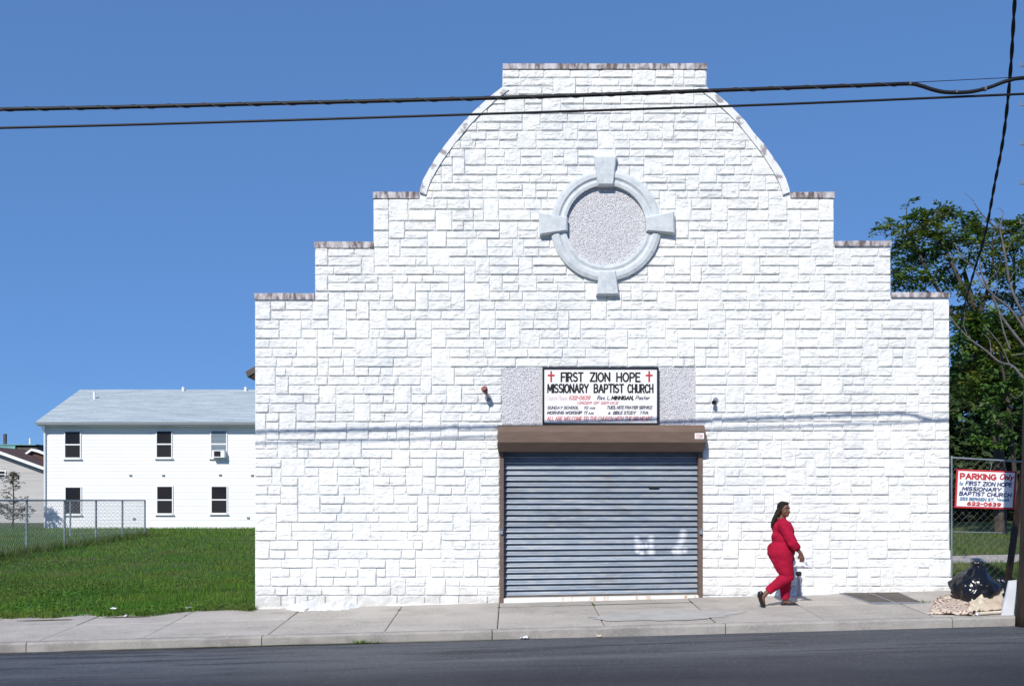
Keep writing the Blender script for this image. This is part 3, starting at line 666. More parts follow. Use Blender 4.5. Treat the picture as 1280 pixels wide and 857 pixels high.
# shutter
hood = MB(); X0, X1 = (622.5 - 640) / 78 + .003, (881.5 - 640) / 79.3
zt = pxz(0, 531.2)[1]; Yf = D - .30
def zz(py, Y): return HC - (py - HZ) * Y / F
prof = [(D - .003, zz(531, D)), (D - .2, zz(531.2, D - .2)), (Yf, zz(539.3, Yf)), (Yf, zz(552.5, Yf)), (D - .17, zz(563.5, D - .17)), (D - .003, zz(565, D))]
ho = hood.prism_x(prof, X0, X1).build("shutter_hood", M['brown'], CH)
sY = Yf - .004; st = MB().box((P(868.5,541,sY).x, sY, P(0,548.2,sY).z), (P(880,541,sY).x, Yf + .002, P(0,541,sY).z)).build("sticker", M['signwhite'], ho)
lettering("726", 869.8, 878.5, 542.5, 547, sY - .002, M['inkfaded'], ho, .35, .15)
SY = D + .09
sh = MB().box((pxz(625,0)[0], SY + .05, -.3), (pxz(877,0)[0], SY + .09, zz(540, SY))).build("roller_shutter", M['steel'], CH)
y = 743.0; pitch = 7.12; X0, X1 = (629.2 - 640) * SY / F, (873.2 - 640) * SY / F
while y > 548:
    zb, zt = zz(y, SY), zz(y - pitch, SY); h = zt - zb; mb = MB(); k = 9; vs, fs = [], []
    pr = [(.036, 0), (.002, .0), (-.026, .05), (-.027, .13), (-.013, .30), (.002, .48), (.013, .66), (.020, .84), (.036, 1.0)]
    sl = .0028 * max(0, (y - 640) / 100)              # the curtain hangs a little out of level near the sill
    nn = 8
    for i in range(nn + 1):
        X = X0 + (X1 - X0) * i / nn; jj_ = .003 * noise.noise((X * 1.3, y * .37, 0)); dz = sl * (i / nn - .5) * 14 / 2.4 * 3
        for d, t in pr: vs.append((X, SY + d + jj_, zb + h * t + dz))
    for i in range(nn):
        for q in range(k - 1): fs.append((i*k+q, i*k+q+1, (i+1)*k+q+1, (i+1)*k+q))
    mb.add(vs, fs).build("slat", M['galv'], sh, smooth=True); y -= pitch
bl, br = zz(747.5, SY - .01), zz(743.5, SY - .01)
MB().add([(X0,SY-.03,bl),(X1,SY-.03,br),(X1,SY+.04,br),(X0,SY+.04,bl),(X0,SY-.03,bl+.05),(X1,SY-.03,br+.05),(X1,SY+.04,br+.05),(X0,SY+.04,bl+.05)],
    [(0,3,2,1),(4,5,6,7),(0,1,5,4),(1,2,6,5),(2,3,7,6),(3,0,4,7)]).build("bottom_bar", M['steel'], sh)
MB().box((P(811,0,SY).x, SY - .03, zz(609.8, SY)), (P(823.5,0,SY).x, SY + .01, zz(607.6, SY))).build("letter_slot", M['inkblack'], sh)
for a, b, yb in ((624.6, 629.6, 753.5), (872.6, 877.4, 747.5)):
    g = MB().box((pxz(a,0)[0], D - .045, zz(yb, D)), (pxz(b,0)[0], SY + .07, zz(560, D))).build("guide_rail", M['brown'], CH)
    c = (a + b) / 2
    lk = MB().box((pxz(c-1.6,0)[0], D - .085, zz(667, D)), (pxz(c+1.6,0)[0], D - .046, zz(662.5, D)))
    lk.tube([(pxz(c-1,0)[0], D-.07, zz(662.5,D)), (pxz(c-1,0)[0], D-.07, zz(660.2,D)), (pxz(c+1,0)[0], D-.07, zz(660.2,D)), (pxz(c+1,0)[0], D-.07, zz(662.5,D))], .006, 6)
    lk.build("padlock", M['lampgrey'], g)
tb = MB(); vs = []
for px, ya, yb_ in ((629.8, 744, 756), (872.4, 740, 749)):
    X = pxz(px, 0)[0]
    for Yv, pyv in ((D - .05, yb_ + 1), (D - .05, ya + 3.5), (SY + .06, ya + 2.5), (SY + .06, yb_)): vs.append((X, Yv, zz(pyv, D)))
tb.add(vs, [(0,1,2,3),(7,6,5,4),(0,4,5,1),(1,5,6,2),(2,6,7,3),(3,7,4,0)]).build("threshold", M['thresh'], CH)

# main body behind the front
def roofpt(X): return 3.80 + (X + 4.50) * .575 if X < 1.45 else 3.80 + (7.0 + .35 - X) * .575
MB().prism([(-4.02, -.6), (6.93, -.6), (6.93, 3.6), (1.45, 6.85), (-4.02, 3.6)], D + .345, 36).build("nave", M['mortar'], CH)
rf = MB(); e = .09
poly = [(-4.43, 3.66), (1.45, 7.0), (7.06, 3.85), (7.06, 3.94), (1.45, 7.12), (-4.46, 3.75)]
rfo = rf.prism(poly, D + .7, 36.3).build("roof", M['steel'], CH)
MB().prism([(-4.40, 3.66), (-4.03, 3.86), (-4.03, 3.52), (-4.16, 3.58)], D + .72, 36.2).build("eave_board", M['pole'], rfo)

# plaster lumps at the foot of the wall
def lump(px0, px1, yt, yb, dep, seed, name="plaster_footing"):
    n, m_ = 26, 5; vs, fs = [], []; rr = random.Random(seed)
    for i in range(n + 1):
        px = px0 + (px1 - px0) * i / n; u = i / n; X = pxz(px, 0)[0]; env = min(1, 5*u, 5*(1-u)) ** .5
        base = float(walk_z(X, D)) - .02; top = zz(yt, D); hgt = max(.02, (top - base)) * env * rr.uniform(.55, 1.1)
        for j in range(m_ + 1):
            t = j / m_; a = t * math.pi / 2
            yy = D + .02 - dep * env * math.cos(a) * rr.uniform(.85, 1.1) - .02
            vs.append((X, yy, (base - .01 - CROSS * dep * (1 - t)) + (hgt + .01) * math.sin(a)))
    for i in range(n):
        for j in range(m_): fs.append((i*(m_+1)+j, i*(m_+1)+j+1, (i+1)*(m_+1)+j+1, (i+1)*(m_+1)+j))
    MB().add(vs, fs).build(name, M['plaster'], CH)
lump(356, 454, 750.5, 766, .36, 3); lump(955, 1047, 738, 748, .12, 5); lump(455, 626, 752, 756, .05, 9); lump(880, 955, 743, 748, .05, 6); lump(1048, 1187, 738, 742, .04, 8); lump(320, 360, 757, 764, .06, 12)

# ------------------------------------------------------------------ signs and fittings on the church
sg = thing("church_sign", P(750, 530), "white hand painted church sign with black frame and two red crosses above the shutter", "sign")
SGY = D - .07
X0, Z1 = pxz(678, 459, SGY); X1, Z0 = pxz(823.3, 530.5, SGY)
MB().box((X0 + .01, SGY, Z0 + .01), (X1 - .01, D - .0125, Z1 - .01)).build("board", M['signwhite'], sg)
fr = MB(); t = .028
for a, b in (((X0, SGY-.014, Z0), (X1, D-.014, Z0+t)), ((X0, SGY-.014, Z1-t), (X1, D-.014, Z1)), ((X0, SGY-.012, Z0+t), (X0+t, D-.014, Z1-t)), ((X1-t, SGY-.012, Z0+t), (X1, D-.014, Z1-t))): fr.box(a, b)
fr.build("frame", M['inkblack'], sg)
TY = SGY - .003
def sgl(body, x0, x1, y0, y1, m, bold=.5, shear=0): lettering(body, 670 + x0/8, 670 + x1/8, 450 + y0/8, 450 + y1/8, TY, M[m], sg, bold, shear)
sgl("FIRST", 246, 476, 118, 218, 'inkblack', 1.0); sgl("ZION", 536, 744, 119, 218, 'inkblack', 1.0); sgl("HOPE", 801, 1046, 120, 219, 'inkblack', 1.0)
sgl("MISSIONARY", 111, 529, 234, 329, 'inkblack', .95); sgl("BAPTIST", 575, 881, 235, 329, 'inkblack', .95); sgl("CHURCH", 912, 1176, 236, 330, 'inkblack', .95)
sgl("Church Phone", 105, 312, 352, 398, 'inkpink', .35, .25); sgl("622-0639", 328, 547, 353, 397, 'inkfaded', .55, .2)
sgl("Rev. L.", 610, 742, 352, 396, 'inkgrey', .5, .25); sgl("MINNIGAN,", 752, 975, 354, 398, 'inkblack', .62, .15); sgl("Pastor", 992, 1142, 352, 396, 'inkgrey', .45, .3)
sgl("ORDER OF SERVICE", 412, 830, 411, 441, 'inkfaded', .36, .25)
sgl("SUNDAY SCHOOL", 112, 425, 457, 490, 'inkgrey', .45, .25); sgl("10", 482, 525, 457, 490, 'inkgrey', .45, .15); sgl("A.M.", 535, 592, 466, 488, 'inkgrey', .4, .2)
sgl("TUES. NITE PRAYER SERVICE", 712, 1168, 455, 489, 'inkgrey', .45, .25)
sgl("MORNING WORSHIP", 108, 463, 507, 541, 'inkgrey', .45, .25); sgl("11", 482, 515, 505, 541, 'inkgrey', .45, .15); sgl("A.M.", 522, 578, 517, 541, 'inkgrey', .4, .2)
sgl("&", 720, 744, 515, 541, 'inkgrey', .4, .2); sgl("BIBLE STUDY", 768, 1004, 507, 542, 'inkgrey', .45, .25); sgl("7 P.M.", 1040, 1125, 507, 541, 'inkgrey', .42, .2)
sgl("ALL ARE WELCOME TO THE CHURCH WITH THE BIG HEART", 106, 1168, 559, 607, 'inkfaded', .45, .25)
for c in (152, 1132):
    mb = MB()
    for x0, x1, y0, y1 in ((c-9, c+9, 108, 218), (c-35, c+35, 143, 160)):
        a = P(670 + x0/8, 450 + y1/8, TY); b = P(670 + x1/8, 450 + y0/8, TY); d = .001 if x1 - x0 > 20 else 0
        mb.add([(a.x,TY-d,a.z),(b.x,TY-d,a.z),(b.x,TY-d,b.z),(a.x,TY-d,b.z)], [(0,1,2,3)])
    mb.build("cross", M['inkred'], sg)

fl = thing("wall_floodlight", P(605, 491, D), "small faded red headed floodlight on the wall left of the church sign", "floodlight")
a = P(605, 484.8, D - .27); b = P(607.5, 490.5, D - .2); c = P(610, 497, D - .03)
MB().lathe([(.012, 0), (.05, .005)], (0, 0, 0), 12)
MB().tube([a, a.lerp(b, .5), b], [.05, .048, .028], 12).build("lamp_head", M['redlamp'], fl)
MB().tube([b, b.lerp(c, .3), c], [.03, .026, .024], 10).build("arm", M['lampgrey'], fl)
MB().lathe([(.055, 0), (.05, .025)], (c.x, D - .045, c.z), 14, 'y').build("wall_plate", M['lampgrey'], fl)
f2 = thing("wall_floodlight", P(893.5, 503, D), "small dark lamp holder on the wall right of the church sign", "floodlight")
a = P(892.3, 503, D - .15); c = P(894.5, 500, D - .03)
MB().tube([a, a.lerp(c, .4)], [.036, .03], 12).build("lamp_head", M['inkblack'], f2)
MB().tube([a.lerp(c, .4), c], [.02, .02], 8).build("arm", M['lampgrey'], f2)
MB().lathe([(.045, 0), (.04, .02)], (c.x, D - .04, c.z), 12, 'y').build("wall_plate", M['lampgrey'], f2)

vp = thing("standpipe", (P(998.5, 0, 15.86).x, 15.86, walk_z(4.55, 15.86)), "short grey pipe with a dark cap standing against the church wall", "pipe")
bx, by, bz = vp.location; tz = P(0, 719, by).z
MB().tube([(bx, by, bz - .05), (bx, by, tz)], .032, 12).build("pipe", M['lilac'], vp, smooth=False)
MB().lathe([(.042, 0), (.045, .05), (.03, .068)], (bx, by, tz - .002), 12).build("cap", M['inkblack'], vp)

# cellar doors in the pavement
pts = [G(1049, 741.5), G(1087, 754), G(1153, 754), G(1122, 740.5)]
cd = thing("cellar_hatch", sum(pts, Vector()) / 4, "pair of dark steel cellar doors set in the pavement by the church wall", "hatch")
mid0, mid1 = pts[0].lerp(pts[3], .5), pts[1].lerp(pts[2], .5)
for q in ([pts[0], pts[1], mid1, mid0], [mid0, mid1, pts[2], pts[3]]):
    c = sum(q, Vector()) / 4; ins = [p + (c - p).normalized() * .012 for p in q]
    vs = [(p.x, p.y, p.z - .01) for p in ins] + [(p.x, p.y, p.z + .014) for p in ins]
    MB().add(vs, [(4,5,6,7)] + [(k, (k+1) % 4, 4+(k+1) % 4, 4+k) for k in range(4)]).build("door_leaf", M['steel'], cd)
fr = MB()
for a, b in ((pts[0], pts[1]), (pts[1], pts[2]), (pts[2], pts[3]), (mid0, mid1)):
    fr.tube([a + Vector((0,0,.008)), b + Vector((0,0,.008))], .012, 5)
fr.build("frame", M['lampgrey'], cd)

# ------------------------------------------------------------------ overhead wires
WY = 11.85
def smooth_path(pts, n=6):
    pts = [Vector(p) for p in pts]; out = []
    for i in range(len(pts) - 1):
        p0, p1, p2, p3 = pts[max(i-1,0)], pts[i], pts[i+1], pts[min(i+2, len(pts)-1)]
        for k in range(n):
            t = k / n; out.append(.5 * ((2*p1) + (p2-p0)*t + (2*p0-5*p1+4*p2-p3)*t*t + (3*p1-p0-3*p2+p3)*t*t*t))
    return out + [pts[-1]]
ca = thing("telephone_cable", P(640, 122, WY), "thick black lashed cable, upper of the two crossing the church front, dipping at right", "cable")
main = smooth_path([P(x, y, WY) for x, y in ((-1500,150),(-600,146),(0,136.8),(320,130),(640,122),(900,113),(1080,106.8),(1135,105),(1150,107.2),(1168,112.8),(1185,115.6),(1212,115),(1236,109.5),(1260,101),(1290,97),(1400,95),(1800,92))])
MB().tube(main, .023, 8).build("sheath", M['black'], ca, smooth=True)
hel = []; i0 = [i for i, p in enumerate(main) if -9 < p.x < P(1135, 0, WY).x]
L0 = main[i0[0]].x; x = L0
import bisect
xsm = [p.x for p in main]
for k in range(900):
    x = L0 + (P(1130,0,WY).x - L0) * k / 899; j = max(0, min(len(main) - 2, bisect.bisect(xsm, x) - 1)); t = (x - xsm[j]) / (xsm[j+1] - xsm[j] + 1e-9); p = main[j].lerp(main[j+1], t)
    a = 2 * math.pi * x / .42; hel.append(p + Vector((0, math.cos(a), math.sin(a))) * .0255)
MB().tube(hel, .0035, 4, cap=False).build("lashing_wire", M['lash'], ca)
MB().tube([P(1120, 104.2, WY - .02), P(1290, 95.8, WY - .02), P(1800, 70, WY - .02)], .0045, 5).build("messenger_wire", M['black'], ca)
mb = MB()
for px, py in ((1137, 104.5), (1195, 114.8), (1231, 111.3)):
    p = P(px, py, WY); mb.tube([p + Vector((-.012, 0, 0)), p + Vector((.012, 0, 0))], .029, 8)
mb.build("clamp", M['lash'], ca)
lw = tag(MB().tube(smooth_path([P(x, y, WY + .03) for x, y in ((-1500,182),(-600,173),(0,160),(320,151.5),(640,141.5),(960,131),(1280,117.5),(1800,94))]), .0145, 8).build("overhead_wire", M['black'], smooth=True),
    "thinner black overhead wire, the lower of the two crossing the church front", "wire")
dp = []
for px, py, Y in ((1285,-150,13.6),(1274,-80,13.8),(1268.5,0,14.6),(1263,90,15.8),(1254.5,170,17.2),(1243,232,18.8),(1232,290,20.6),(1218,338,22.8),(1206,380,27),(1199,415,37.5)): dp.append(P(px, py, Y))
dpath = smooth_path(dp); sd = thing("service_drop", dp[0], "black twisted service cable dropping steeply from the pole towards the tree at right", "cable")
for ph in (0, 1):
    pp = []
    for i, p in enumerate(smooth_path(dp, 14)):
        a = i * .75 + ph * math.pi; pp.append(p + Vector((math.cos(a), 0, math.sin(a) * .4)) * .014)
    MB().tube(pp, .017, 6).build("conductor", M['black'], sd, smooth=True)

# utility pole at the right edge of the frame
ub = G(1290, 771)
up_ = thing("utility_pole", ub, "dark tarred utility pole at the right edge beside the rubbish bags", "pole")
top = Vector((ub.x + .15, ub.y, 9.5))
MB().tube([ub + Vector((0,0,-.2)), ub + Vector((0,0,.05)), ub.lerp(top, .05), ub.lerp(top, .11), ub.lerp(top, .3), top], [.215, .205, .175, .162, .15, .12], 18).build("shaft", M['pole'], up_, smooth=True)
for py in (182, 231, 133, 280, 84):
    z = P(0, py, ub.y).z; t = (z - ub.z) / (top.z - ub.z); cxp = ub.x + (top.x - ub.x) * t
    e = P(1275.5, py, ub.y - .03); mb = MB().tube([(cxp, ub.y - .03, z), (e.x, ub.y - .03, z), (e.x, ub.y - .03, z + .055)], .010, 6)
    mb.build("step_bolt", M['galvpipe'], up_)
MB().box((top.x - .05, WY - .15, 6.35), (top.x + .05, ub.y + .3, 6.47)).build("crossarm", M['pole'], up_)

# ------------------------------------------------------------------ right side fence, sign, rubbish
FY = 16.12
rfn = thing("chain_link_fence", (9, FY, .2), "wire chain link fence with torn lower mesh beside the church's right edge", "fence")
fz0 = lambda X: .0265 * X - .02
ra = P(1187, 571.5, FY); rb = P(1282, 577, FY); sl_ = (rb.z - ra.z) / (rb.x - ra.x)
rtop = lambda X: ra.z + sl_ * (X - ra.x)
XA, XB = P(1189.5, 0, FY).x, 11.6
MB().tube([(XA, FY, rtop(XA)), (9.3, FY, rtop(9.3)), (XB, FY, rtop(XB))], .015, 8).build("top_rail", M['galvpipe'], rfn)
for X, r in ((XA, .014), (P(1290,0,FY).x, .03), (XB, .03)):
    MB().tube([(X, FY, fz0(X) - .2), (X, FY, rtop(X) + .03)], r, 8).build("post", M['galvpipe'], rfn)
MB().tube([(XA, FY-.03, P(0,664,FY).z), (8.0, FY-.03, P(0,664,FY).z - .02)], .006, 5).build("tension_wire", M['wire'], rfn)
def chain(mb, x0, x1, zt, zb, Y, step=.058, r=.0026, path=None, hole=None):
    """Woven wire: each wire a zigzag strand running down the fence."""
    k = 0; x = x0
    while x < x1:
        pts = []; z = zt(x); j = 0; zb_ = zb(x)
        while z > zb_:
            pts.append((x + (step * .5 if (j + k) % 2 else -step * .5) * 1.0, Y + (.004 if j % 2 else -.004), z)); z -= step; j += 1
        if path: pts = [path(p) for p in pts]
        for a, b in zip(pts, pts[1:]):
            if hole and hole(a, b): continue
            mb.tube([a, b], r, 3, cap=False)
        x += step; k += 1
mb = MB(); hole = lambda a, b: (a[2] < .62 and noise.noise((a[0]*2.2, 0, a[2]*2.5)) > .12) or a[2] < .28
chain(mb, XA + .03, XB - .02, lambda X: rtop(X) - .01, fz0, FY, r=.0016, hole=hole)
stuff(mb.build("wire_mesh", M['rustwire'], rfn))

ps = thing("parking_sign", P(1232, 636, FY - .06), "white hand painted parking sign with red border hanging on the chain link fence", "sign")
PY = FY - .07
cor = [(1195.7,585.9), (1271,588.7), (1268,636.3), (1193.3,634.2)]
def quad_slab(corners, Y, dpt, m, name, parent):
    vs = [P(x, y, Y) for x, y in corners]; vs += [v + Vector((0, dpt, 0)) for v in vs]
    return MB().add(vs, [(0,1,2,3),(7,6,5,4)] + [(k, 4+k, 4+(k+1) % 4, (k+1) % 4) for k in range(4)]).build(name, m, parent)
quad_slab(cor, PY, .012, M['inkred'], "board", ps)
ccx = sum(c[0] for c in cor) / 4; ccy = sum(c[1] for c in cor) / 4
quad_slab([(ccx + (x-ccx)*(1-2.4/37.7), ccy + (y-ccy)*(1-2.2/24)) for x, y in cor], PY - .003, .004, M['signwhite'], "white_panel", ps)
def psl(body, x0, x1, y0, y1, m, bold=.5, shear=0): lettering(body, 1180 + x0/7.14, 1180 + x1/7.14, 560 + y0/7.14, 560 + y1/7.14, PY - .006, M[m], ps, bold, shear, .037)
psl("PARKING", 142, 470, 224, 282, 'inkred', .95); psl("Only", 498, 626, 228, 284, 'inkred', .7, .3)
psl("for", 138, 176, 295, 331, 'inkblue', .4, .25); psl("FIRST ZION HOPE", 190, 612, 298, 339, 'inknavy', .6, .15)
psl("MISSIONARY", 158, 516, 346, 384, 'inknavy', .62, .15); psl("BAPTIST CHURCH", 134, 606, 391, 430, 'inknavy', .62, .12)
psl("253 BERGEN ST.", 138, 450, 439, 470, 'inkblue', .55, .12); psl("Newark", 470, 585, 444, 473, 'inkblue', .45, .15); psl("622-0639", 205, 510, 480, 516, 'inkred', .7, .05)
MB().tube([P(1238, 577, PY + .05), P(1239.5, 581, PY), P(1238, 587.5, PY + .005)], .005, 5).build("hanging_wire", M['wire'], ps)

lb = G(1257.5, 738); lt = P(1279.5, 588, lb.y + .15)
tag(MB().tube([lb + Vector((0,0,-.05)), lb.lerp(lt, .5), lt, lt + (lt - lb).normalized() * .35], [.052, .052, .05, .05], 12).build("leaning_post", M['rustpole'], smooth=True),
    "rusty steel post leaning to the right beside the parking sign", "post")

# rubbish bag
def blob(c, rx_, ry_, rz_, seed, sub=5):
    bm = bmesh.new(); bmesh.ops.create_icosphere(bm, subdivisions=sub, radius=1)
    for v in bm.verts:
        p = v.co.copy(); th = math.atan2(p.y, p.x)
        h = max(0, p.z)
        cr = 1 - abs(noise.noise((p.x*1.7+seed, p.y*1.7, p.z*1.4))) * 1.3
        n1 = noise.noise((p.x*1.3 + seed, p.y*1.3, p.z*1.1 + 2)); r1 = 1 - abs(noise.noise((p.x*2.1 + seed, p.y*2.1, p.z*1.5)))*2; r2 = 1 - abs(noise.noise((p.x*4.3 + seed + .6*n1, p.y*4.3, p.z*2.7)))*2
        s = .86 + .20*n1 + .07*max(r1, 0)**2 + .045*max(r2, 0)**3 - .025*abs(noise.noise((p.x*9, p.y*9 + seed, p.z*6))) + .035*math.sin(th*7 + 2*n1 + p.z*3)*h
        q = Vector((p.x * s * rx_, p.y * s * ry_, p.z * s * rz_))
        if p.z < -.4: q.z = -.4 * rz_ + (p.z + .4) * .25 * rz_
        if p.z > .3:
            k = (p.z - .3) / .7; q.x = q.x * (1 - .36 * k) - .05 * k * rx_; q.y *= 1 - .4 * k; q.z += .20 * k * k * rz_
        v.co = q
    zmin = min(v.co.z for v in bm.verts)
    for v in bm.verts: v.co += Vector((c.x, c.y, c.z - zmin))
    me = bpy.data.meshes.new("bag"); bm.to_mesh(me); bm.free(); me.polygons.foreach_set("use_smooth", [True] * len(me.polygons)); return me
def bag(px, py, wpx, hpx, seed, label, neck=True):
    b = G(px, py); s = F / b.y; W, H_ = wpx / s / 2, hpx / s
    t = thing("rubbish_bag", b, label, "bag", "black rubbish bags")
    me = blob(b, W * 1.08, W * .85, H_ * .60, seed); me.materials.append(M['bag']); link("bag", me, t)
    if neck:
        ztop = b.z + H_ * .87; mb = MB(); n = 20; vs = []; fs = []
        prof = [(.075, -.06), (.042, 0), (.038, .02), (.062, .06), (.075, .10), (.05, .115)]
        for r, h in prof:
            for k in range(n):
                a = 2*math.pi*k/n; rr = r * (1 + .22 * math.sin(5*a + h * 30) + .1 * math.sin(11 * a)); vs.append((b.x - .03 + rr*math.cos(a) + h * .2, b.y + rr*math.sin(a), ztop + h))
        for i in range(len(prof) - 1):
            for k in range(n): fs.append((i*n+k, i*n+(k+1) % n, (i+1)*n+(k+1) % n, (i+1)*n+k))
        fs.append(tuple((len(prof)-1)*n+k for k in range(n)))
        mb.add(vs, fs).build("tied_neck", M['bag'], t, smooth=True)
bag(1222, 756, 62, 52, 3.3, "shiny black rubbish bag with a tied neck, the larger one on the pavement")
bag(1251, 745, 26, 24, 8.1, "small black rubbish bag behind the pale board at the leaning post", False)

# carpet piece, crumpled card, board
def sheet(name, label, cat, corners, m, seed, amp=.04, th=.012, n=14, lift=.0):
    vs, fs = [], []; k = n + 1
    for j in range(k):
        for i in range(k):
            u, t = i / n, j / n
            p = corners[0].lerp(corners[1], u).lerp(corners[3].lerp(corners[2], u), t)
            h = abs(noise.noise((u*2.6+seed, t*2.6, 0))) * amp * 2 + abs(noise.noise((u*6+seed, t*6, 3))) * amp * .5
            vs.append((p.x + .03*noise.noise((u*5, t*5+seed, 1)), p.y + .03*noise.noise((u*5, t*5+seed, 7)), p.z + h + lift + th))
    o = len(vs); vs += [(x, y, z - th) for x, y, z in vs]
    for j in range(n):
        for i in range(n):
            q = (j*k+i, j*k+i+1, (j+1)*k+i+1, (j+1)*k+i); fs += [q, tuple(o + a for a in reversed(q))]
    rim = list(range(k)) + [j*k+n for j in range(1, k)] + [n*k+i for i in range(n-1, -1, -1)] + [j*k for j in range(n-1, 0, -1)]; L_ = len(rim)
    fs += [(rim[i], o+rim[i], o+rim[(i+1) % L_], rim[(i+1) % L_]) for i in range(L_)]
    ob = MB().add(vs, fs).build(name, m, smooth=True); return tag(ob, label, cat) if label else ob
up = Vector((0, 0, 1))
sheet("carpet_offcut", "brown and cream ring patterned carpet offcut lying at the kerb", "carpet", [G(1161, 768), G(1216, 769.5), G(1213, 752) + up*.09, G(1171, 754) + up*.06], M['carpet'], 2.2, .03, .03)
sheet("cardboard_sheet", "crumpled tan cardboard propped against the black rubbish bag", "cardboard", [G(1222, 767) + up*.02, G(1253, 765) + up*.03, G(1254, 757) + up*.22, G(1232, 755) + up*.10], M['card'], 5.1, .05, .012)
sheet("cream_paper_scrap", "cream crumpled paper folded between the carpet and the cardboard", "paper", [G(1210, 768) + up*.01, G(1226, 767) + up*.02, G(1233, 760) + up*.12, G(1216, 757) + up*.14], M['cream'], 9.4, .06, .008)
sheet("torn_wrapper", "small white wrapper at the kerb in front of the cream paper", "wrapper", [G(1219, 769), G(1223, 769), G(1223.5, 766) + up*.02, G(1219, 766) + up*.02], M['paper'], 1.4, .02, .004, n=5)
a, b = G(1224, 769), G(1253, 767.5)
tag(MB().tube([a + up*.03, b + up*.035], .022, 8).build("wood_batten", M['cream']), "pale wooden batten lying along the kerb below the cardboard", "batten")
q0, q1 = G(1252, 769), G(1267, 768.5)
bt = [P(1261.5, 725.5, q0.y + .12), P(1271.5, 724.5, q0.y + .12)]
tag(MB().add([q0, q1, bt[1], bt[0]] + [v + Vector((0,.03,0)) for v in (q0, q1, bt[1], bt[0])], [(0,1,2,3),(7,6,5,4)] + [(k, 4+k, 4+(k+1) % 4, (k+1) % 4) for k in range(4)]).build("leaning_board", M['board']),
    "narrow pale grey board leaning upright between the rubbish bag and the pole", "board")

# ------------------------------------------------------------------ white house at left
HY = 53.0; hs_ = F / HY
def HX(px): return (px - 640) * HY / F
def Hz(py): return HC - (py - HZ) * HY / F
house = thing("white_house", (HX(187), HY, .12), "long two storey white clapboard house with pale grey roof behind the lawn", "house")
XL, XR, ZB, ZE = HX(55.5), -5.0, .0, Hz(531)
# lap siding on the front as real laps
mb = MB(); vs = []; fs = []; zz_ = ZB; lap = .185
prof = []
while zz_ < ZE: prof += [(zz_, -.012), (min(zz_ + lap, ZE), 0.0)]; zz_ += lap
n = len(prof)
for X in (XL, XR):
    for z, d in prof: vs.append((X, HY + d, z))
fs = [(k, k+1, n+k+1, n+k) for k in range(n - 1)]
o = len(vs); vs += [(XL, HY + 10, ZB), (XR, HY + 10, ZB), (XL, HY + 10, ZE), (XR, HY + 10, ZE), (XL, HY + 5, ZE + 2.2), (XR, HY + 5, ZE + 2.2)]
fs += [(0, n-1, o+2, o), (n-1, o+4, o+2), (n, o+1, o+3, 2*n-1), (2*n-1, o+3, o+5), (o, o+2, o+3, o+1)]
wl = mb.add(vs, fs).build("wall", M['siding'], house, fix=False)
ov = .45
ez = Hz(530.5); rzv = HC + (HZ - 489.5) * (HY + 5) / F
XRl = XL - .25
rf = MB().prism_x([(HY - ov, ez - .04), (HY + 5, rzv), (HY + 10 + ov, ez - .04), (HY + 10 + ov, ez + .10), (HY + 5, rzv + .12), (HY - ov, ez + .10)], XRl, XR + .3)
rfo = rf.build("roof", M['shingle'], house)
# shingle courses: thin steps on the front slope
mb = MB(); sv = Vector((0, 5 + ov, rzv + .12 - ez - .10)); nr = 26; nrm = Vector((0, -sv.z, sv.y)).normalized()
for i in range(nr):
    a = Vector((0, HY - ov, ez + .10)) + sv * (i / nr); b = Vector((0, HY - ov, ez + .10)) + sv * min(1, (i + 1.1) / nr)
    p = [a + nrm * .03, b + nrm * .012]
    mb.add([(XRl, p[0].y, p[0].z), (XR + .3, p[0].y, p[0].z), (XR + .3, p[1].y, p[1].z), (XRl, p[1].y, p[1].z), (XRl, a.y, a.z), (XR + .3, a.y, a.z)], [(0,1,2,3), (4,5,1,0)])
stuff(mb.build("shingle_courses", M['shingle'], rfo, fix=False))
MB().box((XRl, HY - ov - .10, ez - .05), (XR, HY - ov - .005, ez + .085)).build("gutter", M['gutter'], house)
MB().box((XRl + .1, HY - ov, ez - .09), (XR, HY - .001, ez - .05)).build("soffit", M['white'], house)
MB().tube([(XL + .06, HY - .48, ez - .05), (XL + .06, HY - .10, ez - .45), (XL + .06, HY - .08, ZB + .2), (XL + .06, HY - .3, ZB + .08)], .05, 8).build("downspout", M['white'], house)
for py, px, Yv, r in ((493, 118, HY + 3.3, .07), (487, 229, HY + 4.7, .075), (487, 307, HY + 4.7, .075)):
    p = P(px, py, Yv); MB().tube([(p.x, Yv, p.z - .9), (p.x, Yv, p.z + .16)], r, 8).build("roof_vent_pipe", M['white'], rfo)
p = P(171.5, 511, HY + 1.5); MB().lathe([(.26, -.25), (.26, .0), (.18, .10), (.05, .14)], (p.x, HY + 2.1, p.z), 12).build("roof_vent", M['gutter'], rfo)
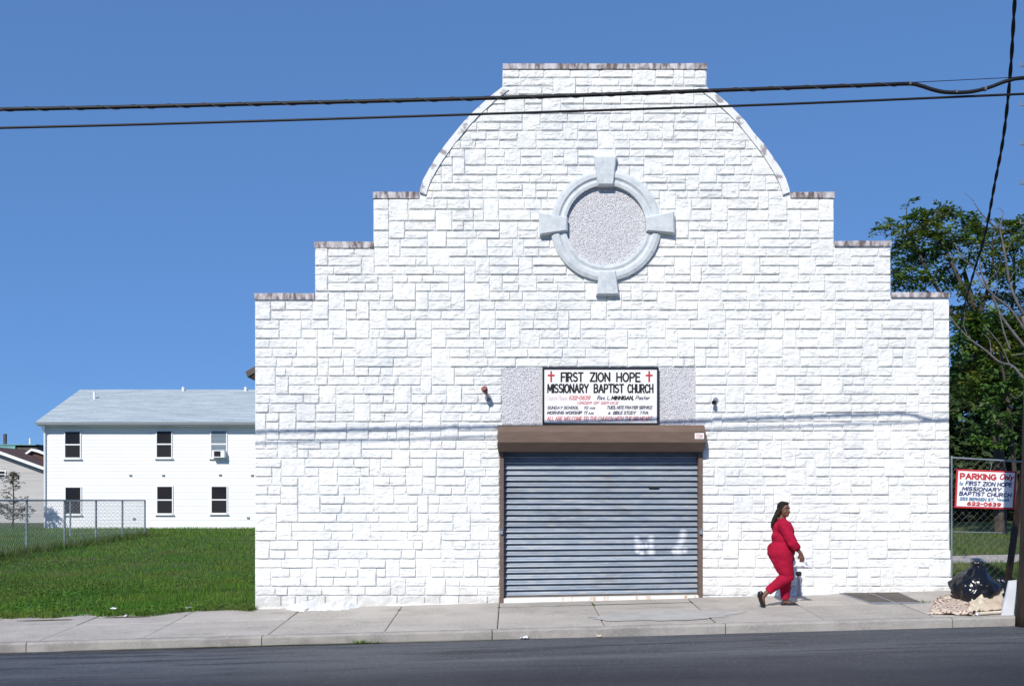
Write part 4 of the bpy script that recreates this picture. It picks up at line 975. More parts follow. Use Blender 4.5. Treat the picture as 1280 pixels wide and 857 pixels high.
def house_window(x0, x1, y0, y1, blind=False):
    X0, X1, Z1, Z0 = HX(x0), HX(x1), Hz(y0), Hz(y1); f = MB(); t = .06; Yf = HY - .06
    f.box((X0-t, Yf, Z0-t), (X0, HY+.02, Z1+t)); f.box((X1, Yf, Z0-t), (X1+t, HY+.02, Z1+t)); f.box((X0, Yf, Z1), (X1, HY+.02, Z1+t)); f.box((X0, Yf-.03, Z0-t-.02), (X1, HY+.02, Z0))
    zm = (Z0 + Z1) / 2; f.box((X0, Yf+.012, zm-.035), (X1, HY+.01, zm+.035))
    wo = f.build("window", M['white'], house)
    MB().box((X0, HY-.025, zm+.035), (X1, HY-.018, Z1)).build("pane", M['blind'] if blind else M['glass'], wo)
    MB().box((X0, HY-.035, Z0), (X1, HY-.028, zm-.035)).build("pane", M['blind'] if blind else M['screen'], wo)
    MB().box((X0-.12, Yf-.06, Z0-t-.05), (X1+.12, HY, Z0-t-.021)).build("sill", M['white'], wo)
for wdw in ((82,100.5,539.5,571.5), (196.5,214.5,538.8,571), (264.5,283,538.5,571,True), (82.5,101,609,641.5), (197,215.5,608,641), (265,283.5,608,640.5)): house_window(*wdw)
for px, py in ((163.5,594),(204.5,594),(275.5,593.5),(168,648),(310.5,647),(315.5,594)):
    p = P(px, py, HY); MB().box((p.x-.07, HY-.06, p.z-.04), (p.x+.07, HY-.005, p.z+.05)).build("wall_vent", M['gutter'], house)
ac = thing("air_conditioner", P(273, 572, HY - .2), "window air conditioner in the upper right window of the white house", "air conditioner")
a, b = P(265.5, 571.5, HY - .3), P(281, 562.5, HY - .3)
MB().box((a.x, HY - .40, a.z), (b.x, HY - .062, b.z)).build("casing", M['white'], ac)
MB().box((a.x + .12, HY - .42, a.z + .06), (b.x - .2, HY - .401, b.z - .05)).build("grille", M['screen'], ac)

# ------------------------------------------------------------------ buildings at far left
GY = 66.0
gh_ = thing("beige_gable_house", P(10, 650, GY), "beige gable fronted building with white verge at the left edge behind the fence", "building")
def gp(px, py): p = P(px, py, GY); return (p.x, p.z)
MB().prism([gp(-94, 664), gp(70, 664), gp(70, 589), gp(-12, 559.5), gp(-94, 589)], GY, GY + 9).build("wall", M['beige'], gh_)
rv = MB().prism([gp(72, 592), gp(72, 588), gp(-12, 557.5), gp(-96, 588), gp(-96, 592), gp(-12, 562)], GY - .4, GY + 9.3).build("roof", M['brownshingle'], gh_)
MB().prism([gp(73, 592.5), gp(73, 588.8), gp(-12, 558.2), gp(-12, 562)], GY - .46, GY - .401).build("verge_board", M['white'], rv)
a, b = gp(-6, 597), gp(8, 587.5)
wf = MB().box((a[0], GY-.06, a[1]), (b[0], GY+.02, b[1])).build("window", M['white'], gh_)
for (x0, x1, y0, y1) in ((-5, 6.2, 588.8, 591.8), (-5, 6.2, 593, 596)):
    a, b = gp(x0, y1), gp(x1, y0); MB().box((a[0], GY-.075, a[1]), (b[0], GY-.061, b[1])).build("pane", M['glass'], wf)
DYY = 69.0
def dp_(px, py): p = P(px, py, DYY); return (p.x, p.z)
dm = MB().prism([dp_(35, 581), dp_(35, 566), dp_(42, 562.5), dp_(49, 564.5), dp_(78, 576), dp_(78, 592)], DYY, DYY + 5).build("dormer", M['brownshingle'], gh_)
MB().prism([dp_(32.5, 567), dp_(41, 560.5), dp_(49, 562), dp_(80, 574), dp_(80, 577.5), dp_(49, 565.3), dp_(41.5, 563.3), dp_(33.5, 569)], DYY - .25, DYY - .01).build("gable_trim", M['white'], dm)
TYY = 110.0
th_ = thing("teal_topped_building", P(20, 650, TYY), "flat roofed building with a teal parapet and dark chimney behind the beige gable", "building")
def tp_(px, py): p = P(px, py, TYY); return (p.x, p.z)
a, b = tp_(-80, 655), tp_(46, 557.5); MB().box((a[0], TYY, a[1]), (b[0], TYY + 14, b[1])).build("wall", M['steel'], th_)
a, b = tp_(-80, 564), tp_(20, 556.2); MB().box((a[0], TYY - .2, a[1]), (b[0], TYY - .01, b[1])).build("parapet", M['teal'], th_)
a, b = tp_(-80, 556.2), tp_(46.5, 555); MB().box((a[0], TYY - .3, a[1]), (b[0], TYY + 14, b[1])).build("roof_edge", M['teal'], th_)
p0, p1 = P(6.3, 556, TYY + 3), P(6.3, 542, TYY + 3); MB().tube([p0, p1], .20, 10).build("chimney", M['steel'], th_)
p0, p1 = P(37.5, 560, TYY + 1), P(37.5, 547.5, TYY + 1); MB().tube([p0, p1], .10, 8).build("vent_pipe", M['white'], th_)

# ------------------------------------------------------------------ left chain link fence
lf = thing("chain_link_fence", (-14.5, 34, .1), "galvanised chain link fence with pipe posts crossing the lawn in front of the white house", "fence")
A, B = Vector((-13.55, 23.4)), Vector((-15.0, 40.8))
ctr = lambda t: Vector((-14.0 - (1.0 / 12) * (t - 28.8), t))
ptsY = [19.8, 22.8, 25.8, 28.8, 31.8, 34.8, 37.8, 40.8]
for Yv in ptsY:
    c = ctr(Yv); MB().tube([(c.x, c.y, float(ground_z(c.x, c.y)) - .1), (c.x, c.y, 1.6 + .015)], .035, 8).build("post", M['galvpipe'], lf)
cA, cB = ctr(19.8), ctr(40.8); MB().tube([(cA.x, cA.y, 1.6), (cB.x, cB.y, 1.6)], .024, 8).build("top_rail", M['galvpipe'], lf)
far = [(-15.0 - 3.05 * k, 40.8) for k in range(0, 8)]
for X, Yv in far[1:]: MB().tube([(X, Yv, .0), (X, Yv, 1.615)], .035, 8).build("post", M['galvpipe'], lf)
MB().tube([(-15, 40.8, 1.6), (far[-1][0], 40.8, 1.6)], .024, 8).build("top_rail", M['galvpipe'], lf)
mb = MB()
chain(mb, 19.85, 40.75, lambda t: 1.59, lambda t: float(ground_z(-14.5, t)) + .03, 0, step=.075, r=.0030, path=lambda p: (ctr(p[0]).x + p[1], p[0], p[2]))
chain(mb, -36.3, -15.05, lambda t: 1.59, lambda t: .12, 40.8, step=.085, r=.003)
stuff(mb.build("wire_mesh", M['wire'], lf, fix=False))

# ------------------------------------------------------------------ vegetation
def rand_dirs(n):
    v = RNG.normal(size=(n, 3)); return v / np.linalg.norm(v, axis=1, keepdims=True)
def leaf_quads(pos, dirs, nrm, ln, wd):
    """Pointed leaves: 4 corner diamonds, lightly folded."""
    side = np.cross(dirs, nrm); side /= np.linalg.norm(side, axis=1, keepdims=True) + 1e-9
    n = len(pos); V = np.zeros((n, 4, 3)); ln = ln[:, None]; wd = wd[:, None]
    V[:, 0] = pos; V[:, 1] = pos + dirs*ln*.45 + side*wd*.5 + nrm*wd*.15; V[:, 2] = pos + dirs*ln; V[:, 3] = pos + dirs*ln*.45 - side*wd*.5 + nrm*wd*.15
    return V.reshape(-1, 3), np.arange(n*4).reshape(-1, 4)
def sprays(centers, nleaf, ln, wd, length, droop=.35):
    """Compound leaves: leaflets in pairs along a drooping stalk."""
    n = len(centers); d = rand_dirs(n); d[:, 2] = d[:, 2]*.5 + .15; d /= np.linalg.norm(d, axis=1, keepdims=True)
    sd = np.cross(d, np.array([0, 0, 1.0])); sd /= np.linalg.norm(sd, axis=1, keepdims=True) + 1e-9
    P_, D_, N_ = [], [], []
    for k in range(nleaf):
        t = (k // 2 + .6) / (nleaf / 2); s = 1 if k % 2 else -1
        p = centers + d*(length*t)[:, None] if hasattr(length, '__len__') else centers + d*length*t
        p = p.copy(); p[:, 2] -= droop * length * t * t
        dd = d*.55 + sd*s*.9 + RNG.normal(size=(n, 3))*.22; dd[:, 2] -= .25; dd /= np.linalg.norm(dd, axis=1, keepdims=True)
        nn = np.cross(d, sd)*-1 + RNG.normal(size=(n, 3))*.35; nn[:, 2] = np.abs(nn[:, 2]) + .2
        nn -= dd*np.sum(nn*dd, 1, keepdims=True); nn /= np.linalg.norm(nn, axis=1, keepdims=True) + 1e-9
        P_.append(p); D_.append(dd); N_.append(nn)
    P_ = np.concatenate(P_); m = len(P_)
    return leaf_quads(P_, np.concatenate(D_), np.concatenate(N_), RNG.uniform(.7, 1.2, m)*ln, RNG.uniform(.7, 1.2, m)*wd)
def clumps(lst, Y0, dens, dY=1.4):
    out = []; s = F / Y0
    for px, py, r, k in lst:
        n = max(3, int(dens * r * r * k)); R_ = r / s; d = rand_dirs(n) * (RNG.uniform(0, 1, n) ** .5)[:, None] * R_
        Y = Y0 + RNG.uniform(-dY, dY) + 0*d[:, 1]
        base = np.stack([(px - 640) * Y / F, Y, HC - (py - HZ) * Y / F], 1); out.append(base + d * np.array([1, 1.3, .85]))
    return np.concatenate(out)

# the tree behind the church at right
TY0 = 38.0
tree = thing("ailanthus_tree", (P(1250, 0, TY0).x, TY0, float(ground_z(13, TY0))), "tall green leafy tree rising behind the right shoulder of the church", "tree")
tb = tree.location.copy(); lim = MB(); hub = P(1235, 470, TY0)
MB().tube(smooth_path([tb + Vector((0,0,-.2)), tb.lerp(hub, .5) + Vector((.2, 0, 0)), hub, P(1222, 400, TY0), P(1205, 340, TY0)]), [.23]*6 + [.19]*6 + [.14]*6 + [.08]*7, 10).build("trunk", M['bark'], tree, smooth=True)
limbs = [[(1235,470),(1200,410),(1160,340),(1135,290),(1117,283)],[(1222,400),(1190,330),(1170,285),(1165,262)],[(1135,290),(1133,265),(1137,248)],[(1205,340),(1215,300),(1195,272)],[(1235,470),(1262,400),(1268,330),(1262,285)],[(1160,340),(1135,335),(1118,330)],[(1235,470),(1275,440),(1300,380)],[(1200,410),(1180,380),(1140,352)],[(1222,400),(1240,340),(1240,290)]]
for l in limbs:
    pts = smooth_path([P(x, y, TY0 + random.uniform(-.6, .6)) for x, y in l], 5); m_ = len(pts); r0 = .10 if l[0][1] > 380 else .035
    lim.tube(pts, [r0*(1 - .85*i/(m_-1)) for i in range(m_)], 6)
lim.build("limbs", M['bark'], tree, smooth=True)
CL = [(1106,285,7,1.2),(1115,279,8,1),(1124,286,8,1),(1137,253,4,1.2),(1145,275,11,1.1),(1160,270,10,1.2),(1172,266,10,1.1),(1186,266,9,1.2),(1197,268,7,1.1),(1135,300,12,.9),(1152,295,14,1),(1170,290,14,1),(1126,315,12,.8),(1143,322,14,1),(1160,318,14,.9),(1178,312,14,.9),(1128,338,14,.9),(1122,352,10,.9),(1150,345,16,.9),(1172,345,14,.8),(1190,300,13,.8),
      (1208,282,12,1),(1222,278,10,1),(1212,300,14,.9),(1232,295,14,1),(1250,288,12,1),(1268,280,13,1.1),(1282,280,12,1),(1228,318,12,.7),(1250,312,14,.8),(1275,305,16,1),(1200,325,14,.7),(1195,350,14,.8),(1210,362,14,.5),(1240,340,14,.6),(1265,340,16,.8),(1290,330,18,1),(1225,372,14,.5),(1252,368,15,.7),(1278,372,17,.8),(1200,385,13,.7),(1240,395,15,.7),(1268,405,16,.8),(1290,410,16,.8),(1215,405,13,.5)]
CL += [(1200 + 9*i + random.uniform(-4, 4), 400 + 17*j + random.uniform(-6, 6), 12, .8) for i in range(11) for j in range(6) if not (i in (1, 2) and j in (2, 3))]
v, f = sprays(clumps(CL, TY0, .18), 12, .205, .085, .50); crown = npmesh("crown", v, f, M['leaf'], tree)
v, f = sprays(clumps([c for c in CL if c[1] > 262][::4], TY0 - .7, .025), 10, .2, .085, .42); npmesh("yellowing_leaves", v, f, M['leafy'], tree)
stuff(crown)

# lower broad leaved tree in front of it
SY0 = 35.5
t2 = thing("broadleaf_sapling", (P(1275, 0, SY0).x, SY0, float(ground_z(12, SY0))), "bright green broad leaved young tree below the dead branches at right", "tree")
b2 = t2.location.copy()
MB().tube(smooth_path([b2 + Vector((0,0,-.2)), b2 + Vector((-.1,0,1.2)), P(1262, 520, SY0), P(1255, 470, SY0), P(1250, 440, SY0)]), [.11]*8 + [.08]*8 + [.05]*9, 8).build("trunk", M['bark'], t2, smooth=True)
CL2 = [(1200,405,10,.8),(1196,425,11,.8),(1202,445,10,.7),(1235,465,9,1),(1252,462,9,1),(1268,470,10,1),(1285,480,12,1),(1232,485,8,1.1),(1250,484,10,1),(1240,500,9,1.1),(1258,502,9,1),(1272,500,10,.9),(1225,512,8,1.1),(1240,517,9,1.1),(1258,520,10,1),(1276,522,12,1),(1222,533,8,1),(1248,536,9,1.1),(1262,543,10,1),(1280,545,11,1),(1215,548,8,1),(1232,551,9,1.1),(1250,556,9,1),(1268,560,9,1),(1236,525,8,.8),(1285,510,10,1),(1195,470,9,.4),(1200,490,9,.3),(1196,520,8,.3)]
def broad(cl, Y0, dens, ln, wd, dY=.8, flat=.6):
    c = clumps(cl, Y0, dens, dY); n = len(c); d = rand_dirs(n); d[:, 2] = d[:, 2]*.4 - .35; d[:, 1] -= .25; d /= np.linalg.norm(d, axis=1, keepdims=True)
    nn = RNG.normal(size=(n, 3))*.45 + np.array([-.1, -.45, flat + .3]); nn -= d*np.sum(nn*d, 1, keepdims=True); nn /= np.linalg.norm(nn, axis=1, keepdims=True)
    return leaf_quads(c, d, nn, RNG.uniform(.6, 1.25, n)*ln, RNG.uniform(.7, 1.2, n)*wd)
v, f = broad(CL2, SY0, .70, .215, .13); stuff(npmesh("crown", v, f, M['leaf2'], t2))

# dead tree with bare grey branches
DY0 = 33.0
dt = thing("dead_tree", (P(1312, 0, DY0).x, DY0, float(ground_z(11, DY0))), "bare grey dead branches reaching in front of the green tree at right", "tree")
db = dt.location.copy(); j0 = P(1296, 485, DY0)
MB().tube(smooth_path([db + Vector((0,0,-.2)), db.lerp(j0, .5), j0, P(1279, 395, DY0)]), [.16]*6 + [.13]*6 + [.10]*4 + [.07]*3, 9).build("trunk", M['deadwood'], dt, smooth=True)
BR = [([(1279,395),(1269.5,376),(1262,352),(1257.4,322),(1252,301.5),(1250,284),(1253.7,265)], .045), ([(1250,284),(1247,286),(1234,273.5),(1225,265),(1217,252)], .026), ([(1217,252),(1210,245),(1204,240)], .010), ([(1253.7,265),(1248,260),(1245,262)], .010),
      ([(1296,440),(1267.7,391),(1243.4,370.6),(1230,355.7),(1217,335),(1204,322),(1194,302.5)], .036), ([(1296,450),(1254.6,398.6),(1241.6,370.6),(1230,350),(1224.8,333),(1225.7,320)], .045), ([(1225.7,320),(1222,308),(1215,302)], .015),
      ([(1296,485),(1280,472),(1266,458),(1249,452),(1232.5,437),(1209.4,419.4),(1186,396)], .05), ([(1266,458),(1262,455),(1251.4,432),(1230.4,406.8)], .03), ([(1264,438),(1255.6,415),(1249,390)], .034), ([(1296,448),(1280,442),(1264,444)], .025), ([(1238,448),(1236,425),(1226,415)], .02),
      ([(1204,322),(1190,322),(1180,320)], .012), ([(1230,355),(1245,340),(1252,325)], .014), ([(1209,419),(1205,405),(1206,395)], .014), ([(1262,352),(1268,340),(1276,332)], .012), ([(1257,322),(1264,306),(1266,296)], .010), ([(1285,480),(1270,498),(1262,492)], .014), ([(1243,371),(1246,352),(1244,338)], .012)]
mb = MB()
for l, r in BR:
    pts = smooth_path([P(x + random.uniform(-1.2, 1.2), y + random.uniform(-1, 1), DY0 + random.uniform(-.12, .12)) for x, y in l], 4); m_ = len(pts)
    mb.tube(pts, [r*1.15*(1 - .65*i/(m_-1)) for i in range(m_)], 6)
mb.build("branches", M['deadwood'], dt, smooth=True)

# dark mass of bushes behind the lot
for (px0, px1, Yb, top, seed, lab) in ((1160,1235,53,455,1,"dark evergreen bush behind the church's right edge, the one nearest the wall"), (1215,1300,56,425,2,"dark dense bush mass behind the parking sign and post"), (1285,1420,54,440,3,"dark bush behind the utility pole at the right edge")):
    cxp = (px0 + px1) / 2; base = P(cxp, 0, Yb); bz = float(ground_z(base.x, Yb))
    t = thing("dark_bush", (base.x, Yb, bz), lab, "bush", "dark bushes behind the side lot")
    cl = [(RNG.uniform(px0, px1), RNG.uniform(top, 656), RNG.uniform(9, 17), 1) for k in range(110)]
    if seed == 2: cl += [(random.uniform(1236, 1292), 520 + 4*k, 13, 1) for k in range(31)]
    if seed == 1: cl += [(random.uniform(1180, 1206), 470 + 6*k, 12, 1) for k in range(31)]
    v, f = broad(cl, Yb, .35, .44, .25, dY=2.0); stuff(npmesh("foliage", v, f, M['leafd'], t))
    mb = MB()
    for k in range(5):
        x = base.x + random.uniform(-1, 1); mb.tube([(x, Yb, bz - .2), (x + random.uniform(-.4, .4), Yb, bz + 2), (x + random.uniform(-.9, .9), Yb, bz + 4)], [.09, .06, .03], 6)
    mb.build("stems", M['bark'], t)

# far wood closing the view beyond the side lot
n = 9000; X = RNG.uniform(20, 120, n); Y = 74 + 8*RNG.uniform(0, 1, n) + 2*np.sin(X*.3); H_ = 6.5 + 1.8*np.sin(X*.55) + 1.1*np.sin(X*1.7 + 1) + .6*np.sin(X*4.1)
c = np.stack([X, Y, .3 + H_*RNG.uniform(0, 1, n)**.8], 1); d = rand_dirs(n); nn = RNG.normal(size=(n, 3))*.5 + np.array([-.1, -.5, .8]); nn -= d*np.sum(nn*d, 1, keepdims=True); nn /= np.linalg.norm(nn, axis=1, keepdims=True)
v, f = leaf_quads(c, d, nn, RNG.uniform(.7, 1.5, n), RNG.uniform(.5, 1.0, n)); o = npmesh("far_wood", v, f, M['leafd']); stuff(o); o["label"] = "dark far wood beyond the side lot behind the bushes"

# reddish sapling at left
sp = Vector((-25.3, 50.6, .1)); sap = thing("reddish_sapling", sp, "thin reddish sapling with sparse leaves in front of the beige gable", "tree")
mb = MB(); mb.tube([sp, sp + Vector((.05,0,1.5)), sp + Vector((0,0,2.9))], [.05, .035, .012], 6); tips = []
for k in range(26):
    h = random.uniform(.4, 2.8); a = random.uniform(0, 6.28); ln = (3.0 - h) * .36 + .12; p = sp + Vector((0, 0, h)); q = p + Vector((math.cos(a)*ln, math.sin(a)*ln, .25*ln + .1))
    mb.tube([p, q], [.016, .006], 5); tips += [p.lerp(q, u) for u in (.4, .6, .8, 1.0)]
mb.build("trunk", M['bark'], sap)
v, f = sprays(np.array([tuple(t) for t in tips for _ in range(3)]) + RNG.normal(size=(len(tips)*3, 3))*.08, 6, .12, .06, .16); stuff(npmesh("crown", v, f, M['rust_leaf'], sap))

# lawn
def blades(X, Y, h, wd, lean=.5):
    n = len(X); z = ground_z(X, Y); z = np.where((Y < 16.02) & (Y > 13), 0.0265*X - .03 - CROSS*(D - Y), z)
    a = RNG.uniform(0, 2*np.pi, n); b = RNG.uniform(0, 2*np.pi, n); l = RNG.uniform(.1, lean, n)*h*1.3
    V = np.zeros((n, 3, 3)); V[:, 0] = np.stack([X - np.cos(a)*wd/2, Y - np.sin(a)*wd/2, z - .01], 1); V[:, 1] = np.stack([X + np.cos(a)*wd/2, Y + np.sin(a)*wd/2, z - .01], 1)
    V[:, 2] = np.stack([X + np.cos(b)*l, Y + np.sin(b)*l, z + h], 1); return V.reshape(-1, 3), np.arange(n*3).reshape(-1, 3)
def front_edge(X):
    return 15.72 + .0*X + .10*np.sin(X*1.3) + .07*np.sin(X*3.7 + 1) + .05*np.sin(X*8.1) + np.where(X > -5.6, .12*np.sin((X + 5.6)*2), 0) - np.clip(-X - 6.5, 0, 4)*.07
n = 170000; u = RNG.uniform(0, 1, n); ya, yb = 15.3, 54.0; Y = 1/(1/ya - u*(1/ya - 1/yb))
xr = np.where(Y < 36.5, -4.06, -.2*Y); xl = -.56*Y - 1; X = xl + (xr - xl)*RNG.uniform(0, 1, n)
k = (Y > front_edge(X)) & ~((Y > 52.9) & (X > -24.9)); X, Y = X[k], Y[k]; n = len(X)
cl = .5 + .5*np.sin(X*2.3 + np.sin(Y*1.7)*2)*np.sin(Y*2.9 + np.sin(X*1.9)*1.5); h = RNG.uniform(.03, .085, n)*(.7 + .7*cl) * (1 + .5*(Y > 40))
h *= 1 + .5*np.exp(-((Y - front_edge(X))/.25)**2)
v, f = blades(X, Y, h, RNG.uniform(.007, .014, n)*np.maximum(1, Y/22)); stuff(npmesh("lawn_grass", v, f, M['grass']))
n = 26000; u = RNG.uniform(0, 1, n); Y = 1/(1/15.5 - u*(1/15.5 - 1/40.)); X = -.54*Y + (-4.1 + .54*Y)*RNG.uniform(0, 1, n); k = (Y > front_edge(X)) & (np.sin(X*1.1 + 2*np.sin(Y*.6)) + np.sin(Y*1.3) + RNG.normal(size=n)*.6 > .4); X, Y = X[k], Y[k]; n = len(X)
d = rand_dirs(n); d[:, 2] = np.abs(d[:, 2])*.5; nn = RNG.normal(size=(n, 3))*.4 + np.array([0, 0, 1.0]); nn -= d*np.sum(nn*d, 1, keepdims=True); nn /= np.linalg.norm(nn, axis=1, keepdims=True)
v, f = leaf_quads(np.stack([X, Y, np.where(Y < 16.02, .0265*X - .03 - CROSS*(D - Y), ground_z(X, Y)) + RNG.uniform(.01, .07, n)], 1), d, nn, RNG.uniform(.04, .09, n), RNG.uniform(.02, .045, n)); stuff(npmesh("lawn_weeds", v, f, M['weed']))
# rank strip under the left fence
n = 5000; Y = RNG.uniform(22, 41, n); X = -14.0 - (Y - 28.8)/12 + RNG.normal(size=n)*.22; v, f = blades(X, Y, RNG.uniform(.08, .34, n), RNG.uniform(.015, .03, n), .7); stuff(npmesh("fence_weeds", v, f, M['grass2']))
# side lot at right
n = 45000; u = RNG.uniform(0, 1, n); Y = 1/(1/16.05 - u*(1/16.05 - 1/46.)); X = 6.98 + (.56*Y + 1 - 6.98)*RNG.uniform(0, 1, n); k = (X > 6.98) & ~((Y > 22.6) & (Y < 25.4)); X, Y = X[k], Y[k]; n = len(X)
v, f = blades(X, Y, RNG.uniform(.05, .15, n), RNG.uniform(.012, .022, n)*np.maximum(1, Y/24), .8); stuff(npmesh("side_lot_grass", v, f, M['grass2']))
# weed by the hatch
p = G(1151, 753); n = 60; v, f = blades(p.x + RNG.normal(size=n)*.07, p.y + RNG.normal(size=n)*.03, RNG.uniform(.02, .06, n), RNG.uniform(.008, .014, n), .9)
tag(npmesh("weed_tuft", v, f, M['grass']), "small weed tuft growing at the corner of the cellar doors", "weed")

p = P(454, 802.5, KY - .03); n = 90; zb_ = float(road_z(p.x, KY - .04)); v, f = blades(p.x + RNG.normal(size=n)*.09, np.full(n, KY - .04) + RNG.normal(size=n)*.015, RNG.uniform(.03, .08, n), RNG.uniform(.008, .014, n), 1.2)
v[:, 2] += zb_ - float(walk_z(p.x, KY - .04)); tag(npmesh("weed_tuft", v, f, M['grass']), "low green weed tuft growing at the foot of the kerb left of the shutter", "weed")
# litter
def litter(px, py, wpx, m, label, seed, lift=.0, on_lawn=False):
    c = G(px, py); s = F / c.y; w_ = wpx / s / 2
    cs = [c + Vector((-w_, -.02, 0)), c + Vector((w_, -.03, 0)), c + Vector((w_ * .9, .06, 0)), c + Vector((-w_ * .8, .05, 0))]
    for q in cs: q.z = walk_z(q.x, q.y) + lift
    tag(sheet("paper_scrap", None, None, cs, M[m], seed, .02, .006, n=5), label, "litter", "paper litter")
litter(235, 761.5, 7, 'paper', "flat white paper scrap at the lawn edge near the church corner", 1.5, .02)
litter(142, 765, 8, 'paper', "crumpled white paper scrap in the grass at the lawn edge, left of the church", 4.5, .05)
litter(157, 770, 3, 'paper', "tiny white paper scrap on the pavement at the lawn edge", 7.5)
c = P(655, 798.5, 13.5); cs = [c + Vector((-.05,-.03,0)), c + Vector((.05,-.03,0)), c + Vector((.06,.03,0)), c + Vector((-.05,.03,0))]
for q in cs: q.z = float(road_z(q.x, q.y)) + .01
tag(sheet("paper_scrap", None, None, cs, M['paper'], 3.1, .03, .006, n=5), "white crumpled scrap in the gutter below the shutter", "litter", "paper litter")
c = P(748, 797, 13.5); cs = [c + Vector((-.035,-.03,0)), c + Vector((.035,-.03,0)), c + Vector((.04,.02,0)), c + Vector((-.035,.02,0))]
for q in cs: q.z = float(road_z(q.x, q.y)) + .01
tag(sheet("paper_scrap", None, None, cs, M['cream'], 6.1, .03, .006, n=5), "cream scrap in the gutter right of the white one", "litter", "paper litter")

# ------------------------------------------------------------------ person
fp = G(982, 757)
PX0 = Vector((P(340/4.764 + 910, 0, fp.y).x, fp.y, fp.z)); U = .002516 * (fp.y / 14.94) * (78/78)
U = 1 / 4.764 * fp.y / F
def q(u, v, y=0.0): return PX0 + Vector(((u - 340) * U, y, (746 - v) * U))
person = thing("person", PX0, "woman with dark ponytail walking in a crimson top and trousers and black flat shoes", "person")
def capsule(bm, a, b, ra, rb, n=14, sy=1.0, rings=5):
    """Closed tapered capsule from a to b, squashed by sy in depth."""
    a, b = Vector(a), Vector(b); ax = (b - a); L_ = ax.length; t = ax.normalized() if L_ > 1e-6 else Vector((0, 0, 1))
    s = t.cross(Vector((0, 1, 0)))
    if s.length < 1e-3: s = t.cross(Vector((1, 0, 0)))
    s.normalize(); w_ = t.cross(s).normalized(); rows = []
    for i in range(rings + 1):
        th = -math.pi/2 + (math.pi/2) * i / rings; rows.append((a + t*ra*math.sin(th), ra*math.cos(th)))
    for i in range(rings + 1):
        th = (math.pi/2) * i / rings; rows.append((b + t*rb*math.sin(th), rb*math.cos(th)))
    vs = []
    for c, r in rows:
        r = max(r, 1e-4); vs.append([bm.verts.new(c + s*r*math.cos(2*math.pi*k/n) + w_*r*sy*math.sin(2*math.pi*k/n)) for k in range(n)])
    for i in range(len(vs) - 1):
        for k in range(n): bm.faces.new((vs[i][k], vs[i][(k+1) % n], vs[i+1][(k+1) % n], vs[i+1][k]))
    bm.faces.new(vs[0][::-1]); bm.faces.new(vs[-1])
def ell(bm, c, rx_, ry_, rz_, rot=0):
    r = bmesh.ops.create_icosphere(bm, subdivisions=3, radius=1, matrix=Matrix.Translation(c) @ Matrix.Rotation(rot, 4, 'Y') @ Matrix.Diagonal((rx_, ry_, rz_, 1)))
def chainc(bm, pts, rad, sy=1.0):
    for i in range(len(pts) - 1): capsule(bm, pts[i], pts[i+1], rad[i], rad[i+1], sy=sy)
def fuse(name, bm, m, parent, vox=.008, it=3, wrinkle=0, seed=0, cuts=()):
    bmesh.ops.recalc_face_normals(bm, faces=bm.faces)
    me = bpy.data.meshes.new(name + "_src"); bm.to_mesh(me); bm.free(); o = bpy.data.objects.new(name, me); COL.objects.link(o)
    r = o.modifiers.new("r", 'REMESH'); r.mode = 'VOXEL'; r.voxel_size = vox
    s = o.modifiers.new("s", 'SMOOTH'); s.iterations = it; s.factor = .5
    dg = bpy.context.evaluated_depsgraph_get(); nm = bpy.data.meshes.new_from_object(o.evaluated_get(dg)); bpy.data.objects.remove(o); bpy.data.meshes.remove(me)
    if cuts:
        b2_ = bmesh.new(); b2_.from_mesh(nm)
        for co, no in cuts:
            r_ = bmesh.ops.bisect_plane(b2_, geom=b2_.verts[:] + b2_.edges[:] + b2_.faces[:], plane_co=co, plane_no=no, clear_outer=True)
            bmesh.ops.holes_fill(b2_, edges=[e for e in r_['geom_cut'] if isinstance(e, bmesh.types.BMEdge)])
        b2_.to_mesh(nm); b2_.free()
    if wrinkle:
        n = len(nm.vertices); co = np.zeros(n*3); no = np.zeros(n*3); nm.vertices.foreach_get("co", co); nm.vertices.foreach_get("normal", no); co = co.reshape(-1, 3); no = no.reshape(-1, 3)
        d = np.array([abs(noise.noise((c[0]*6 + seed, c[1]*6, c[2]*9 + c[0]*5))) - .25 + .5*noise.noise((c[0]*15, c[1]*15, c[2]*18)) for c in co])
        nm.vertices.foreach_set("co", (co + no*(d*wrinkle)[:, None]).ravel())
    nm.name = name; nm.materials.clear(); nm.materials.append(m); nm.polygons.foreach_set("use_smooth", [True]*len(nm.polygons))
    return link(name, nm, parent)
sh_n, el_n, wr_n = q(312, 268, -.19), q(356, 365, -.235), q(408, 428, -.215)
sh_f, el_f, wr_f = q(330, 268, .19), q(350, 365, .24), q(395, 430, .2)
hip_n, kn_n, an_n = q(308, 430, -.095), q(346, 562, -.10), q(222, 662, -.09)
hip_f, kn_f, an_f = q(325, 430, .095), q(354, 566, .09), q(349, 712, .09)
